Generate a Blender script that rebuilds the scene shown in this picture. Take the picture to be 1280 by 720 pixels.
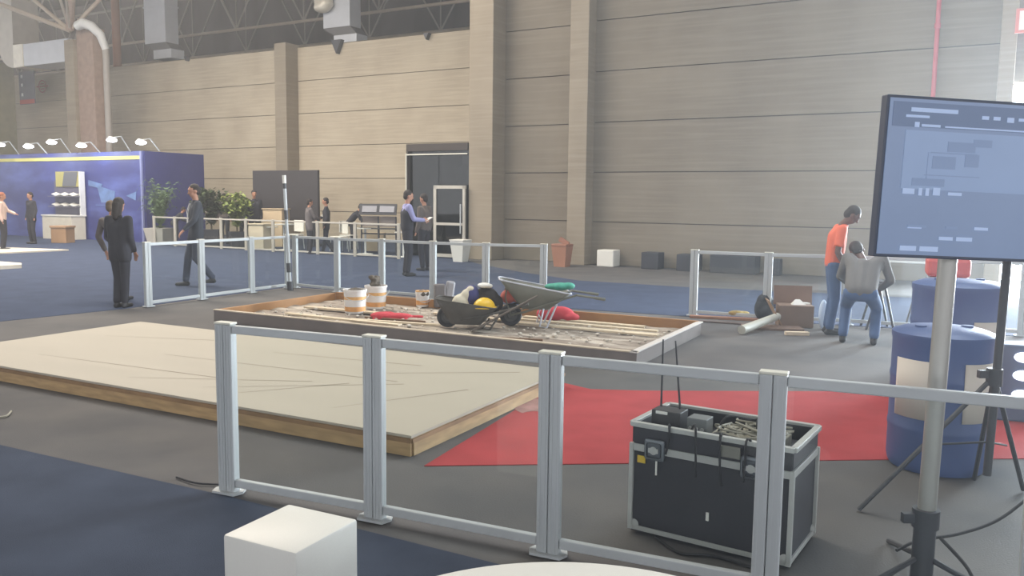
import bpy, bmesh, math, random
from mathutils import Vector, Matrix, Euler
random.seed(7)
SC = bpy.context.scene
for o in list(bpy.data.objects): bpy.data.objects.remove(o)
COL = SC.collection
PI = math.pi
# ------------------------------------------------------------------ camera
FPX = 1040.0; HC = 249.0; ROLL = math.atan(.012); CH = 1.65
PITCH = math.atan((360-HC)/FPX)
R0 = Vector((1,0,0)); U0 = Vector((0,math.sin(PITCH),math.cos(PITCH))); FW = Vector((0,math.cos(PITCH),-math.sin(PITCH)))
RV = R0*math.cos(ROLL)+U0*math.sin(ROLL); UV = U0*math.cos(ROLL)-R0*math.sin(ROLL)
CP = Vector((0,0,CH))
cam = bpy.data.cameras.new('camera'); camo = bpy.data.objects.new('camera', cam); COL.objects.link(camo)
m = Matrix((RV, UV, -FW)).transposed().to_4x4(); m.translation = CP
camo.matrix_world = m
cam.sensor_width = 36; cam.lens = 36*FPX/1280; cam.clip_end = 300; cam.clip_start = .05
SC.camera = camo
# ------------------------------------------------------------------ light, exposure
SC.view_settings.view_transform = 'Standard'; SC.view_settings.look = 'None'
SC.view_settings.gamma = 1; SC.view_settings.use_curve_mapping = False
SC.view_settings.exposure = 0.5
w = bpy.data.worlds.new('world'); SC.world = w; w.use_nodes = True
w.node_tree.nodes['Background'].inputs[0].default_value = (.93,.95,1.0,1)
w.node_tree.nodes['Background'].inputs[1].default_value = 1.7
def area(name, loc, size, energy, color, rot=(0,0,0), sy=None):
    l = bpy.data.lights.new(name,'AREA'); l.energy = energy; l.color = color
    l.shape = 'RECTANGLE'; l.size = size; l.size_y = sy or size
    o = bpy.data.objects.new(name,l); COL.objects.link(o); o.location = loc; o.rotation_euler = rot; return o
area('hall_light', (-1,8,10.8), 9, 500, (1,.95,.86), sy=9)
area('hall_light', (-15,22,10.8), 9, 2300, (1,.91,.80), sy=6)
area('hall_light', (-7,18,10.8), 7, 1200, (1,.91,.80), sy=5)
area('hall_light', (6,10,10.8), 6, 500, (.80,.90,1), sy=6)
area('daylight', (13.9,15.7,2.1), 7, 5500, (.84,.93,1), rot=(math.radians(-90),0,math.radians(-29.5)), sy=3.8)
SC.cycles.use_denoising = True
# ------------------------------------------------------------------ materials
def srgb(c): return tuple((x/255/12.92 if x/255<=.04045 else ((x/255+.055)/1.055)**2.4) for x in c)
MATS = {}
def mat(name, rgb, rough=.6, metal=0, var=0, vscale=4, bump=0, bscale=60, stretch=None, emit=0, spec=None, var_rgb=None):
    if name in MATS: return MATS[name]
    mt = bpy.data.materials.new(name); mt.use_nodes = True; nt = mt.node_tree; N = nt.nodes; L = nt.links
    b = N['Principled BSDF']; c = srgb(rgb)
    b.inputs['Base Color'].default_value = (*c,1); b.inputs['Roughness'].default_value = rough; b.inputs['Metallic'].default_value = metal
    if spec is not None: b.inputs['Specular IOR Level'].default_value = spec
    tc = N.new('ShaderNodeTexCoord'); mp = N.new('ShaderNodeMapping'); L.new(tc.outputs['Object'], mp.inputs[0])
    if stretch: mp.inputs['Scale'].default_value = stretch
    nz = N.new('ShaderNodeTexNoise'); nz.inputs['Scale'].default_value = vscale; nz.inputs['Detail'].default_value = 6
    L.new(mp.outputs[0], nz.inputs['Vector'])
    cr = N.new('ShaderNodeValToRGB'); v = var if var else .04
    c2 = srgb(var_rgb) if var_rgb else tuple(min(1,x*(1+v)) for x in c)
    cr.color_ramp.elements[0].position = .32; cr.color_ramp.elements[1].position = .68
    cr.color_ramp.elements[0].color = (*[x*(1-v) for x in c],1); cr.color_ramp.elements[1].color = (*c2,1)
    L.new(nz.outputs[0], cr.inputs[0]); L.new(cr.outputs[0], b.inputs['Base Color'])
    if bump:
        n2 = N.new('ShaderNodeTexNoise'); n2.inputs['Scale'].default_value = bscale; L.new(mp.outputs[0], n2.inputs['Vector'])
        bp = N.new('ShaderNodeBump'); bp.inputs['Strength'].default_value = bump; bp.inputs['Distance'].default_value = .01
        L.new(n2.outputs[0], bp.inputs['Height']); L.new(bp.outputs[0], b.inputs['Normal'])
    if emit:
        b.inputs['Emission Color'].default_value = (*c,1); b.inputs['Emission Strength'].default_value = emit
    MATS[name] = mt; return mt
def glass_mat(name, tint, refl=.05, rough=.02):
    mt = bpy.data.materials.new(name); mt.use_nodes = True; nt = mt.node_tree; N = nt.nodes; L = nt.links
    N.remove(N['Principled BSDF']); out = N['Material Output']
    t = N.new('ShaderNodeBsdfTransparent'); t.inputs[0].default_value = (*tint,1)
    g = N.new('ShaderNodeBsdfGlossy'); g.inputs['Roughness'].default_value = rough
    lw = N.new('ShaderNodeLayerWeight'); lw.inputs[0].default_value = .5; pw = N.new('ShaderNodeMath'); pw.operation='POWER'; pw.inputs[1].default_value=4; L.new(lw.outputs['Facing'],pw.inputs[0]); fr = N.new('ShaderNodeMath'); fr.operation='MULTIPLY_ADD'; fr.inputs[1].default_value=.5; fr.inputs[2].default_value=refl; L.new(pw.outputs[0],fr.inputs[0])
    mx = N.new('ShaderNodeMixShader'); L.new(fr.outputs[0], mx.inputs[0]); L.new(t.outputs[0], mx.inputs[1]); L.new(g.outputs[0], mx.inputs[2])
    L.new(mx.outputs[0], out.inputs[0]); return mt
def concrete(name, base, streak, dark):
    """board-marked concrete: fine horizontal streaks plus broad stains"""
    mt = bpy.data.materials.new(name); mt.use_nodes = True; nt = mt.node_tree; N = nt.nodes; L = nt.links
    b = N['Principled BSDF']; b.inputs['Roughness'].default_value = .85
    tc = N.new('ShaderNodeTexCoord')
    m1 = N.new('ShaderNodeMapping'); m1.inputs['Scale'].default_value = (.35,.35,9); L.new(tc.outputs['Object'], m1.inputs[0])
    n1 = N.new('ShaderNodeTexNoise'); n1.inputs['Scale'].default_value = 1.6; n1.inputs['Detail'].default_value = 6; L.new(m1.outputs[0], n1.inputs['Vector'])
    m2 = N.new('ShaderNodeMapping'); m2.inputs['Scale'].default_value = (.6,.6,.45); L.new(tc.outputs['Object'], m2.inputs[0])
    n2 = N.new('ShaderNodeTexNoise'); n2.inputs['Scale'].default_value = 1.2; n2.inputs['Detail'].default_value = 8; L.new(m2.outputs[0], n2.inputs['Vector'])
    r1 = N.new('ShaderNodeValToRGB'); r1.color_ramp.elements[0].position=.35; r1.color_ramp.elements[1].position=.65
    r1.color_ramp.elements[0].color = (*srgb(dark),1); r1.color_ramp.elements[1].color = (*srgb(base),1)
    L.new(n2.outputs[0], r1.inputs[0])
    mx = N.new('ShaderNodeMix'); mx.data_type='RGBA'; mx.blend_type='MIX'
    r2 = N.new('ShaderNodeValToRGB'); r2.color_ramp.elements[0].position=.45; r2.color_ramp.elements[1].position=.7
    r2.color_ramp.elements[0].color=(0,0,0,1); r2.color_ramp.elements[1].color=(.6,.6,.6,1)
    L.new(n1.outputs[0], r2.inputs[0]); L.new(r2.outputs[0], mx.inputs['Factor'])
    L.new(r1.outputs[0], mx.inputs['A']); mx.inputs['B'].default_value = (*srgb(streak),1)
    L.new(mx.outputs['Result'], b.inputs['Base Color'])
    bp = N.new('ShaderNodeBump'); bp.inputs['Strength'].default_value=.12; bp.inputs['Distance'].default_value=.02
    L.new(n1.outputs[0], bp.inputs['Height']); L.new(bp.outputs[0], b.inputs['Normal'])
    return mt
M_alu = mat('brushed aluminium', (178,182,183), .45, .05, .04, 3, stretch=(1,1,.1))
M_alu_dark = mat('groove grey', (120,124,130), .5, .3)
M_cap = mat('cream plastic cap', (205,203,190), .5)
M_white = mat('white laminate', (224,222,214), .45, var=.02)
M_whitecloth = mat('white powder metal', (215,216,214), .5)
M_black = mat('black metal', (60,61,66), .45)
M_rubber = mat('black rubber', (52,52,55), .8, var=.2)
M_glass = glass_mat('barrier glass', (.97,.985,.98), .025)
M_skin = mat('skin', (176,128,104), .6, var=.06)
M_skin_dark = mat('brown skin', (92,64,54), .6, var=.06)
M_hair = mat('dark hair', (44,37,35), .8, var=.25, vscale=40)
M_suit = mat('dark suit cloth', (58,58,64), .9, var=.15, vscale=8)
M_wood = mat('raw pine board', (176,146,104), .75, var=.18, vscale=3, stretch=(1.5,1.5,9), bump=.2)
M_brownboard = mat('orange brown form ply', (160,118,76), .7, var=.15, vscale=3, bump=.1)
M_card = mat('brown cardboard', (150,122,96), .85, var=.08, vscale=5)
# ------------------------------------------------------------------ mesh builder
class MB:
    def __init__(s): s.bm = bmesh.new()
    def box(s, c, d, rot=None, bevel=0):
        r = bmesh.ops.create_cube(s.bm, size=1); v = r['verts']
        for q in v: q.co = Vector((q.co.x*d[0], q.co.y*d[1], q.co.z*d[2]))
        if bevel:
            ed = list({e for q in v for e in q.link_edges})
            rb = bmesh.ops.bevel(s.bm, geom=ed, offset=bevel, segments=2, affect='EDGES', profile=.5)
            v = list({q for f in rb['faces'] for q in f.verts} | {q for q in v if q.is_valid})
        M = Matrix.Translation(c) @ (Euler(rot).to_matrix().to_4x4() if rot else Matrix())
        for q in v: q.co = M @ q.co
        return s
    def cyl(s, a, b, r1, r2=None, seg=16, cap=True):
        a = Vector(a); b = Vector(b); r2 = r1 if r2 is None else r2; d = b-a
        q = d.to_track_quat('Z','Y').to_matrix().to_4x4()
        M = Matrix.Translation((a+b)/2) @ q
        bmesh.ops.create_cone(s.bm, cap_ends=cap, segments=seg, radius1=max(r1,1e-4), radius2=max(r2,1e-4), depth=d.length, matrix=M)
        return s
    def ball(s, c, r, seg=14, rot=None):
        if not hasattr(r,'__len__'): r = (r,r,r)
        M = Matrix.Translation(c) @ (rot.to_4x4() if rot else Matrix()) @ Matrix.Diagonal((*r,1))
        bmesh.ops.create_uvsphere(s.bm, u_segments=seg, v_segments=max(6,seg*2//3), radius=1, matrix=M); return s
    def cap(s, a, b, r1, r2=None, seg=12):
        r2 = r1 if r2 is None else r2
        s.cyl(a,b,r1,r2,seg); s.ball(a,r1,seg); s.ball(b,r2,seg); return s
    def tube(s, pts, r, seg=8):
        pts = [Vector(p) for p in pts]; rings = []
        n = len(pts)
        for i,p in enumerate(pts):
            t = (pts[min(i+1,n-1)]-pts[max(i-1,0)]).normalized()
            q = t.to_track_quat('Z','Y').to_matrix()
            rr = r[i] if hasattr(r,'__len__') else r
            rings.append([s.bm.verts.new(p + q @ Vector((rr*math.cos(2*PI*k/seg), rr*math.sin(2*PI*k/seg), 0))) for k in range(seg)])
        for A,B in zip(rings, rings[1:]):
            # minimise twist
            best = min(range(seg), key=lambda o: (A[0].co-B[o].co).length)
            B[:] = B[best:]+B[:best]
            for k in range(seg): s.bm.faces.new((A[k],A[(k+1)%seg],B[(k+1)%seg],B[k]))
        s.bm.faces.new(rings[0][::-1]); s.bm.faces.new(rings[-1]); return s
    def lathe(s, prof, c=(0,0,0), seg=32, M=None):
        rings = []
        for r,z in prof:
            rings.append([s.bm.verts.new(Vector((c[0]+r*math.cos(2*PI*k/seg), c[1]+r*math.sin(2*PI*k/seg), c[2]+z)) if M is None else M @ Vector((r*math.cos(2*PI*k/seg), r*math.sin(2*PI*k/seg), z))) for k in range(seg)])
        for A,B in zip(rings,rings[1:]):
            for k in range(seg): s.bm.faces.new((A[k],A[(k+1)%seg],B[(k+1)%seg],B[k]))
        if prof[0][0] > .0005: s.bm.faces.new(rings[0][::-1])
        if prof[-1][0] > .0005: s.bm.faces.new(rings[-1])
        return s
    def prism(s, poly, z0, z1):
        a = [s.bm.verts.new((x,y,z0)) for x,y in poly]; b = [s.bm.verts.new((x,y,z1)) for x,y in poly]; n = len(poly)
        s.bm.faces.new(a[::-1]); s.bm.faces.new(b)
        for k in range(n): s.bm.faces.new((a[k],a[(k+1)%n],b[(k+1)%n],b[k]))
        return s
    def hull(s, pts):
        v = [s.bm.verts.new(p) for p in pts]; bmesh.ops.convex_hull(s.bm, input=v); return s
    def face(s, pts):
        s.bm.faces.new([s.bm.verts.new(p) for p in pts]); return s
    def build(s, name, material, parent=None, smooth=False, remesh=0, jitter=0):
        me = bpy.data.meshes.new(name); bmesh.ops.recalc_face_normals(s.bm, faces=s.bm.faces); s.bm.to_mesh(me); s.bm.free()
        o = bpy.data.objects.new(name, me); COL.objects.link(o)
        if remesh:
            md = o.modifiers.new('r','REMESH'); md.mode='VOXEL'; md.voxel_size=remesh
            m2 = o.modifiers.new('s','SMOOTH'); m2.iterations=4; m2.factor=.6
            dg = bpy.context.evaluated_depsgraph_get()
            nm = bpy.data.meshes.new_from_object(o.evaluated_get(dg)); o.modifiers.clear(); o.data = nm; bpy.data.meshes.remove(me); me = nm
            smooth = True
        ms = material if isinstance(material,(list,tuple)) else [material]
        me.materials.clear()
        for q in ms: me.materials.append(q)
        if smooth:
            for f in me.polygons: f.use_smooth = True
            if not remesh:
                try: me.set_sharp_from_angle(angle=math.radians(38))
                except Exception: pass
        if parent: o.parent = parent
        return o
def thing(name, label, cat, loc=(0,0,0), rz=0, group=None):
    o = bpy.data.objects.new(name,None); COL.objects.link(o); o.empty_display_size=.1
    o.location = loc; o.rotation_euler = (0,0,rz); o['label']=label; o['category']=cat
    if group: o['group']=group
    return o
def tag(o, label, cat, group=None, loc=None, rz=None):
    o['label']=label; o['category']=cat
    if group: o['group']=group
    if loc is not None: o.location = loc
    if rz is not None: o.rotation_euler=(0,0,rz)
    return o
def struct(o): o['kind']='structure'; return o
def V(*a): return Vector(a)
# ------------------------------------------------------------------ ground and hall frame
WA = math.radians(-29.5); WO = V(1.919,21.025,0)
WM = Matrix.Translation(WO) @ Matrix.Rotation(WA,4,'Z')        # hall frame: x along the wall, y away from the camera
def wl(s,d,z=0): return WM @ V(s,d,z)
FL = mat('grey trade floor', (92,91,92), .85, var=.10, vscale=1.3, bump=.2, bscale=90, var_rgb=(104,101,99), spec=.2)
mb = MB(); mb.box((0,20,-.1),(120,110,.2)); f = struct(mb.build('floor', FL))
M_blue = mat('blue carpet', (66,75,96), .95, var=.10, vscale=2.5, bump=.3, bscale=200, spec=.1)
M_navy = mat('navy carpet', (70,77,92), .95, var=.12, vscale=2.2, bump=.3, bscale=200, spec=.1)
back = [wl(-3.7,0),wl(-3.7,5.5),wl(-60,5.5)]
poly = [(-12,3.2),(-6.6,10.63),(-5.6,12.0),(-4.05,15.2),(.55,12.72),(2.56,11.85),(4.98,11.0),(6.4,10.4),(9.5,9.0),(13.5,11.2),(8.4,14.0),(5.4,15.3),(3.37,15.95),(1.39,17.0),(.27,18.7),(-.9,21.2),(-1.3,22.6)] + [(p.x,p.y) for p in back] + [(-60,40),(-60,3)]
mb = MB(); mb.prism(poly, 0, .006); c = mb.build('carpet', M_blue); tag(c,'large blue carpet covering the far floor beyond the glass barriers','carpet')
# near carpet
mb = MB(); mb.prism([(-9,8.2),(-3.35,5.32),(-1.53,4.42),(.02,3.58),(3.4,1.75),(3.4,-3),(-9,-3)],0,.006)
c = mb.build('carpet', M_navy); tag(c,'dark navy carpet in the foreground beneath the white cube','carpet')
M_red = mat('red carpet', (164,66,68), .9, var=.10, vscale=3, bump=.2, bscale=150, spec=.15)
mb = MB(); mb.prism([(-.53,5.0),(.77,5.1),(1.88,5.2),(3.38,5.3),(5.6,5.4),(5.9,7.3),(3.33,7.2),(1.2,7.12),(.7,7.15),(.45,7.42)],0,.005)
c = mb.build('carpet', M_red); tag(c,'red carpet patch beside the cream platform and behind the flight case','carpet')
c2_=MB().prism([(.17+(.17+.035*math.sin(3*a)+.02*math.sin(7*a+1))*math.cos(a), 6.55+(.26+.05*math.sin(2*a+1)+.03*math.sin(5*a))*math.sin(a)) for a in [2*PI*k/48 for k in range(48)]],.005,.007).build('dust_patch',mat('pale cement dust',(160,118,112),.95,var=.25,vscale=9)); tag(c2_,'pale cement dust spilled on the red carpet by the platform corner','dust')
# ------------------------------------------------------------------ walls
CW = concrete('board marked concrete', (184,172,151), (197,186,165), (170,157,137))
CWR = concrete('shaded board marked concrete', (126,117,103), (135,126,111), (116,107,94))  # darker copy of the left wall's concrete, its shade put into the colour
CP2 = concrete('smooth concrete', (146,135,118), (154,143,126), (134,123,107))
M_gap = mat('dark joint', (74,68,62), .9)
JZ = [0,1.10,2.36,3.61,4.87,6.12,7.40,8.66,9.92,11.0]
def panel_wall(name, s0, s1, d, top, mtl, th=.25):
    mb = MB()
    for a,b in zip(JZ,JZ[1:]):
        if a>=top: break
        b = min(b,top)
        mb.box(((s0+s1)/2, d+th/2, (a+b)/2+.0), (s1-s0, th, b-a-.022))
    o = mb.build(name, mtl); o.matrix_world = WM; struct(o)
    g = MB(); g.box(((s0+s1)/2, d+.03+th/2, top/2),(s1-s0-.02, th-.04, top-.05)); q = g.build('joint_backing', M_gap, o)
    return o
panel_wall('wall_left', -62, -3.55, 5.4, 7.42, CW)
panel_wall('wall_middle', -2.9, -.6, .65, 10.9, CWR)
panel_wall('wall_right', -.15, 8.8, .43, 10.9, CWR)
def pier(name, s0, s1, d0, d1, z1, mtl=CP2):
    mb = MB(); mb.box(((s0+s1)/2,(d0+d1)/2,z1/2),(s1-s0,d1-d0,z1), bevel=.015); o = mb.build(name, mtl); o.matrix_world = WM; return struct(o)
pier('wall_pier_1', -3.6,-2.86,0,5.7,10.9)
pier('wall_pier_2', -.62,-.11,0,.9,10.9)
pier('wall_pier_3', 8.72,9.0,0,.9,10.9, CP2)
pier('wall_pier_4', -15.55,-14.95,4.75,5.5,7.5)
# lintel and pier right of the daylight opening
mb = MB(); mb.box((13,.6,7.5),(8.2,.35,6.8)); o=mb.build('wall_above_opening', CWR); o.matrix_world=WM; struct(o)
pier('wall_pier_5', 16.5,17.2,0,.9,10.9)
M_day = mat('daylight', (225,240,255), 1, emit=9)
mb = MB(); mb.box((12.8,2.2,2.1),(7.6,.05,4.3)); o=mb.build('window_1', M_day); o.matrix_world=WM; struct(o)
fr = MB()
for x in (9.3,11.4,13.5,15.6): fr.box((x,.55,2.05),(.08,.1,4.1))
fr.box((12.7,.55,4.05),(7.2,.1,.1)); q = fr.build('window_frame', M_whitecloth, o)
# roof and dark hall beyond
M_roof = mat('dark roof sheet', (84,76,70), .9, var=.2, vscale=2)
mb = MB(); mb.box((-25,16,8),(90,.3,18)); o=mb.build('wall_back', mat('dark far hall', (98,88,82), .95, var=.35, vscale=.6, stretch=(1,1,.3))); o.matrix_world=WM; struct(o)
mb = MB(); mb.box((0,20,14.1),(130,90,.2)); struct(mb.build('ceiling', M_roof))
# ------------------------------------------------------------------ roof trusses and ducts
M_steel = mat('painted truss steel', (150,140,130), .6, .0)
M_steel_l = mat('pale truss tube', (180,164,146), .5, .2)
def W(px,py,off):
    d = FW + RV*((px-640)/FPX) + UV*((360-py)/FPX)
    ny = V(-math.sin(WA), math.cos(WA),0); t = ((WO-CP).dot(ny)+off)/d.dot(ny)
    return CP + d*t
def truss(off, pts_lo, label):
    """space frame girder: bottom chord, top chord, verticals, diagonals"""
    a = WM.inverted() @ W(0,0,off)
    t = thing('roof_truss', label, 'truss', wl(0,off,0), WA)
    z0 = 9.35; z1 = 12.6
    mb=MB(); mb.cyl((-60,0,z0),(-2.5,0,z0),.07,seg=8); mb.build('bottom_chord', M_steel_l, t, True)
    mb=MB(); mb.cyl((-60,0,z1),(-2.5,0,z1),.07,seg=8); mb.build('top_chord', M_steel, t, True)
    mb=MB(); n=0
    s=-60
    while s < -3:
        mb.cyl((s,0,z0),(s+2.1,0,z1),.045,seg=6); mb.cyl((s+2.1,0,z1),(s+4.2,0,z0),.045,seg=6); mb.cyl((s,0,z0),(s,0,z1),.035,seg=6)
        s += 4.2
    mb.build('web_bars', M_steel, t, True)
    return t
truss(9.0, None, 'steel lattice roof girder just above the pale concrete wall')
truss(13.5, None, 'steel lattice roof girder furthest back in the dark roof')
# tree column at left with struts
colb = wl(-29.6,2.4)
cw = WM.inverted() @ W(104,100,2.6)
ct = thing('concrete_column','tall square concrete column with roof struts behind the blue booth','column', W(113,300,2.2)*1, WA)
cl = W(114,260,2.2); ct.location=(cl.x,cl.y,0)
ctz = 8.3
mb=MB(); mb.box((0,.275,ctz/2),(1.05,.55,ctz),bevel=.02); mb.build('shaft', mat('brown grey concrete',(150,128,115),.85,var=.12), ct)
mb=MB(); mb.box((-.83,.1,3.95),(.6,.5,7.9),bevel=.01); mb.build('side_fin', CP2, ct)
mb=MB(); mb.cyl((.92,.3,0),(.92,.3,7.5),.13,seg=14); mb.build('downpipe', mat('grey pipe',(150,144,138),.5), ct, True)
mb=MB(); mb.tube([(.0,-.25,8.35),(.35,-.25,8.42),(.65,-.12,8.32),(.86,.12,8.0),(.92,.3,7.45)],[.19,.2,.19,.17,.14],14); mb.build('pipe_elbow', M_whitecloth, ct, True)
top = V(-.45,-.3,ctz-.1)
for i,(dx,dy,dz,r,mm) in enumerate([(-6.5,-3.0,2.6,.09,M_steel_l),(-3.2,-1.0,2.6,.08,M_steel_l),(-1.0,-.4,3.6,.06,M_steel),(0.2,.5,3.6,.05,M_steel),(3.6,1.6,3.6,.08,M_steel_l),(.4,.2,5,.16,MATS['brown grey concrete']),(4.0,-3,4,.05,M_steel)]):
    mb=MB(); mb.cyl(top, top+V(dx,dy,dz), r, seg=8); mb.build('strut', mm, ct, True)
mb=MB(); mb.cyl(top+V(-7,2,2.0),top+V(7,-1,3.2),.06,seg=8); mb.build('strut', M_steel_l, ct, True)
# second column far left
o = W(11,300,4.0); mb=MB(); mb.box((0,0,3.9),(.85,.85,7.8),bevel=.02)
tag(mb.build('concrete_column', mat('green grey concrete',(150,146,122),.85,var=.1)),'slim greenish concrete column at the far left edge','column',loc=(o.x,o.y,0),rz=WA)
# orange pipe
o = W(155,300,6.6); mb=MB(); mb.cyl((0,0,.0),(0,0,14.0),.19,seg=14)
tag(mb.build('vertical_pipe', mat('orange brown paint',(150,96,66),.6), smooth=True),'orange brown vertical pipe rising behind the left wall','pipe',loc=(o.x,o.y,0))
# ducts
M_duct = mat('galvanised duct', (198,200,204), .4, .15, var=.05, vscale=2)
M_foil = mat('pale insulation foil', (226,218,200), .35, .15, var=.1, vscale=3)
M_ductd = mat('dark duct flange', (96,94,94), .6)
def vduct(px0,px1,py,off,label,wr=False):
    a=W(px0,py,off); b=W(px1,py,off); c=(a+b)/2; wd=(b-a).length; z=c.z
    t=thing('ceiling_duct',label,'duct',(c.x,c.y,z),WA)
    mb=MB(); mb.box((0,wd*.25,2.6),(wd,wd*.5,5.2),bevel=.02); mb.build('duct_body',M_duct,t)
    mb=MB()
    v=[(-wd/2,0,0),(wd/2,0,0),(wd/2,wd/2,0),(-wd/2,wd/2,0),(-wd*.1,0,-.3),(wd*.75,0,-.3),(wd*.75,wd*.5,-.3),(-wd*.1,wd*.5,-.3)]
    mb.hull(v); mb.build('duct_transition',M_ductd,t)
    mb=MB(); mb.box((wd*.32,wd*.25,-.5),(wd*.85,wd*.5,.4),bevel=.02); mb.build('outlet',M_duct,t)
    [MB().box((0,wd*.25,z_),(wd+.05,wd*.5+.05,.06)).build('flange',M_duct,t) for z_ in (1.6,3.2)]
    return t
d1=vduct(181,207,54,6.0,'square vertical metal duct hanging above the wall, nearer the column')
d2=vduct(404,437,34,6.0,'square vertical metal duct with crumpled foil above the wall, mid picture')
mb=MB(); random.seed(3)
for i in range(14): mb.ball((-.4+random.uniform(-.2,.2),-.22+random.uniform(-.15,.15),.75+i*.12),(.42+random.uniform(-.1,.1),.3,.22),10)
mb.build('foil_wrap',M_foil,d2,remesh=.05)
# horizontal elbow duct
a=W(24,62,3.4); b=W(96,62,3.4); dl=WM.inverted()@a; dr=WM.inverted()@b
t=thing('elbow_duct','large metal duct bending from vertical to horizontal at upper left','duct',wl(dl.x,dl.y,0),WA)
L_=dr.x-dl.x; zc=dl.z
hz=W(60,84,3.4).z; hz2=W(60,56,3.4).z; wv=(W(33,30,3.4)-W(14,30,3.4)).length
hh=hz2-hz
def sweep_rect(mb, pts, hw, hd):
    rings=[]
    for i,p in enumerate(pts):
        p=V(*p); tt=(V(*pts[min(i+1,len(pts)-1)])-V(*pts[max(i-1,0)])).normalized(); n=V(-tt.z,0,tt.x)
        rings.append([mb.bm.verts.new(p+n*h+V(0,y,0)) for h,y in ((hw[i],-hd),(hw[i],hd),(-hw[i],hd),(-hw[i],-hd))])
    for A,B in zip(rings,rings[1:]):
        for k in range(4): mb.bm.faces.new((A[k],A[(k+1)%4],B[(k+1)%4],B[k]))
    mb.bm.faces.new(rings[0]); mb.bm.faces.new(rings[-1][::-1])
zc=(hz+hz2)/2
def elbow(x0):
    pts=[];hw=[]
    for k in range(9):
        th=PI/2*k/8; R=hh*.62
        pts.append((x0+R*(1-math.cos(th)), 0, zc+R-R*math.sin(th)+0)); hw.append(wv/2*(1-k/8)+hh/2*k/8)
    return pts,hw
x0=0
pts,hw=elbow(x0)
mb=MB(); sweep_rect(mb,[(x0,0,zc+6),(x0,0,zc+hh*.8)]+pts,[wv/2,wv/2]+hw,.6); mb.build('bend',mat('dull duct metal',(190,182,168),.45,.15,var=.06),t)
xe=pts[-1][0]
mb=MB(); mb.box((xe+.35,0,zc),(.75,1.26,hh+.04),bevel=.02); mb.build('collar',M_foil,t)
mb=MB(); mb.box(((xe+.7+L_+.3)/2,0,zc),(L_+.3-xe-.7,1.2,hh),bevel=.02); mb.build('straight_run',M_duct,t)
# bracket on wall, small fixings
for (px,py,sz,lab) in ((422,57,.5,'dark triangular bracket on top edge of the pale wall'),(534,45,.22,'small dark fixing at top edge of wall near the tall pier'),(234,73,.18,'small dark fixing at top edge of wall near the square duct')):
    p=W(px,py,5.3); mb=MB(); mb.hull([(-sz/2,-.1,sz*.4),(sz/2,-.1,sz*.4),(0,-.1,-sz*.6),(-sz/2,.1,sz*.4),(sz/2,.1,sz*.4),(0,.1,-sz*.6)])
    tag(mb.build('wall_bracket',M_black),lab,'bracket',loc=p,rz=WA)
# hanging banner
p=W(34,110,4.4); t=thing('hanging_banner','dark grey hanging banner with red bottom strip at upper left','banner',p,WA)
hh_=(W(34,92,4.4).z-W(34,133,4.4).z); ww_=(W(44,110,4.4)-W(25,110,4.4)).length
mb=MB(); mb.box((0,0,0),(ww_,.04,hh_)); mb.build('banner_sheet',mat('slate banner',(98,98,106),.8,var=.1),t)
mb=MB(); mb.box((0,-.025,-hh_/2+.12),(ww_*.95,.03,.2)); mb.build('red_strip',mat('dull red',(168,74,66),.8),t)
mb=MB()
for k,z in enumerate((.55,.15,-.3)): mb.box((-ww_*.3,-.025,z),(.14,.02,.14))
mb.build('white_marks',M_whitecloth,t)
# red round symbol on the wall
p=W(53,108,5.35); mb=MB()
M_redp=mat('red paint',(166,92,80),.7)
n=20
for k in range(n):
    a0=2*PI*k/n; a1=2*PI*(k+1)/n; mb.box(((math.cos(a0)*.28),0,(math.sin(a0)*.28)),(.1,.03,.05),rot=(0,-a0+PI/2,0))
mb.box((0,0,0),(.95,.03,.06)); mb.box((0,0,.12),(.3,.03,.05)); mb.box((0,0,-.12),(.3,.03,.05))
tag(mb.build('painted_symbol',M_redp),'round red symbol painted on the wall beside the hanging banner','sign',loc=p,rz=WA)
# red pipe on right wall and sign
a=WM.inverted()@W(1170,60,.3); mb=MB(); mb.cyl((0,0,2.0),(0,0,10.8),.045,seg=12)
mb.cyl((0,0,5.25),(0,0,5.35),.06,seg=12)
tag(mb.build('fire_pipe',mat('red pipe paint',(176,84,92),.5),smooth=True),'thin red vertical pipe on the wall above the big screen','pipe',loc=wl(a.x,.35,0),rz=WA)
p=wl(9.15,-.12,5.18); t=thing('wall_sign','white sign with red border and letter at the top right','sign',p,WA)
mb=MB(); mb.box((.3,0,0),(1.0,.04,.46)); mb.build('sign_border',mat('sign red',(198,110,100),.6),t)
mb=MB(); mb.box((.3,-.025,0),(.88,.02,.36)); mb.build('sign_face',mat('sign cream',(226,208,196),.6),t)
mb=MB()
for x0_ in (0.0,.5): 
    mb.box((x0_,-.04,0),(.05,.01,.24))
    for z in (-.1,0,.1): mb.box((x0_+.1,-.04,z),(.2,.01,.04))
mb.build('sign_letters',MATS['sign red'],t)
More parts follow.
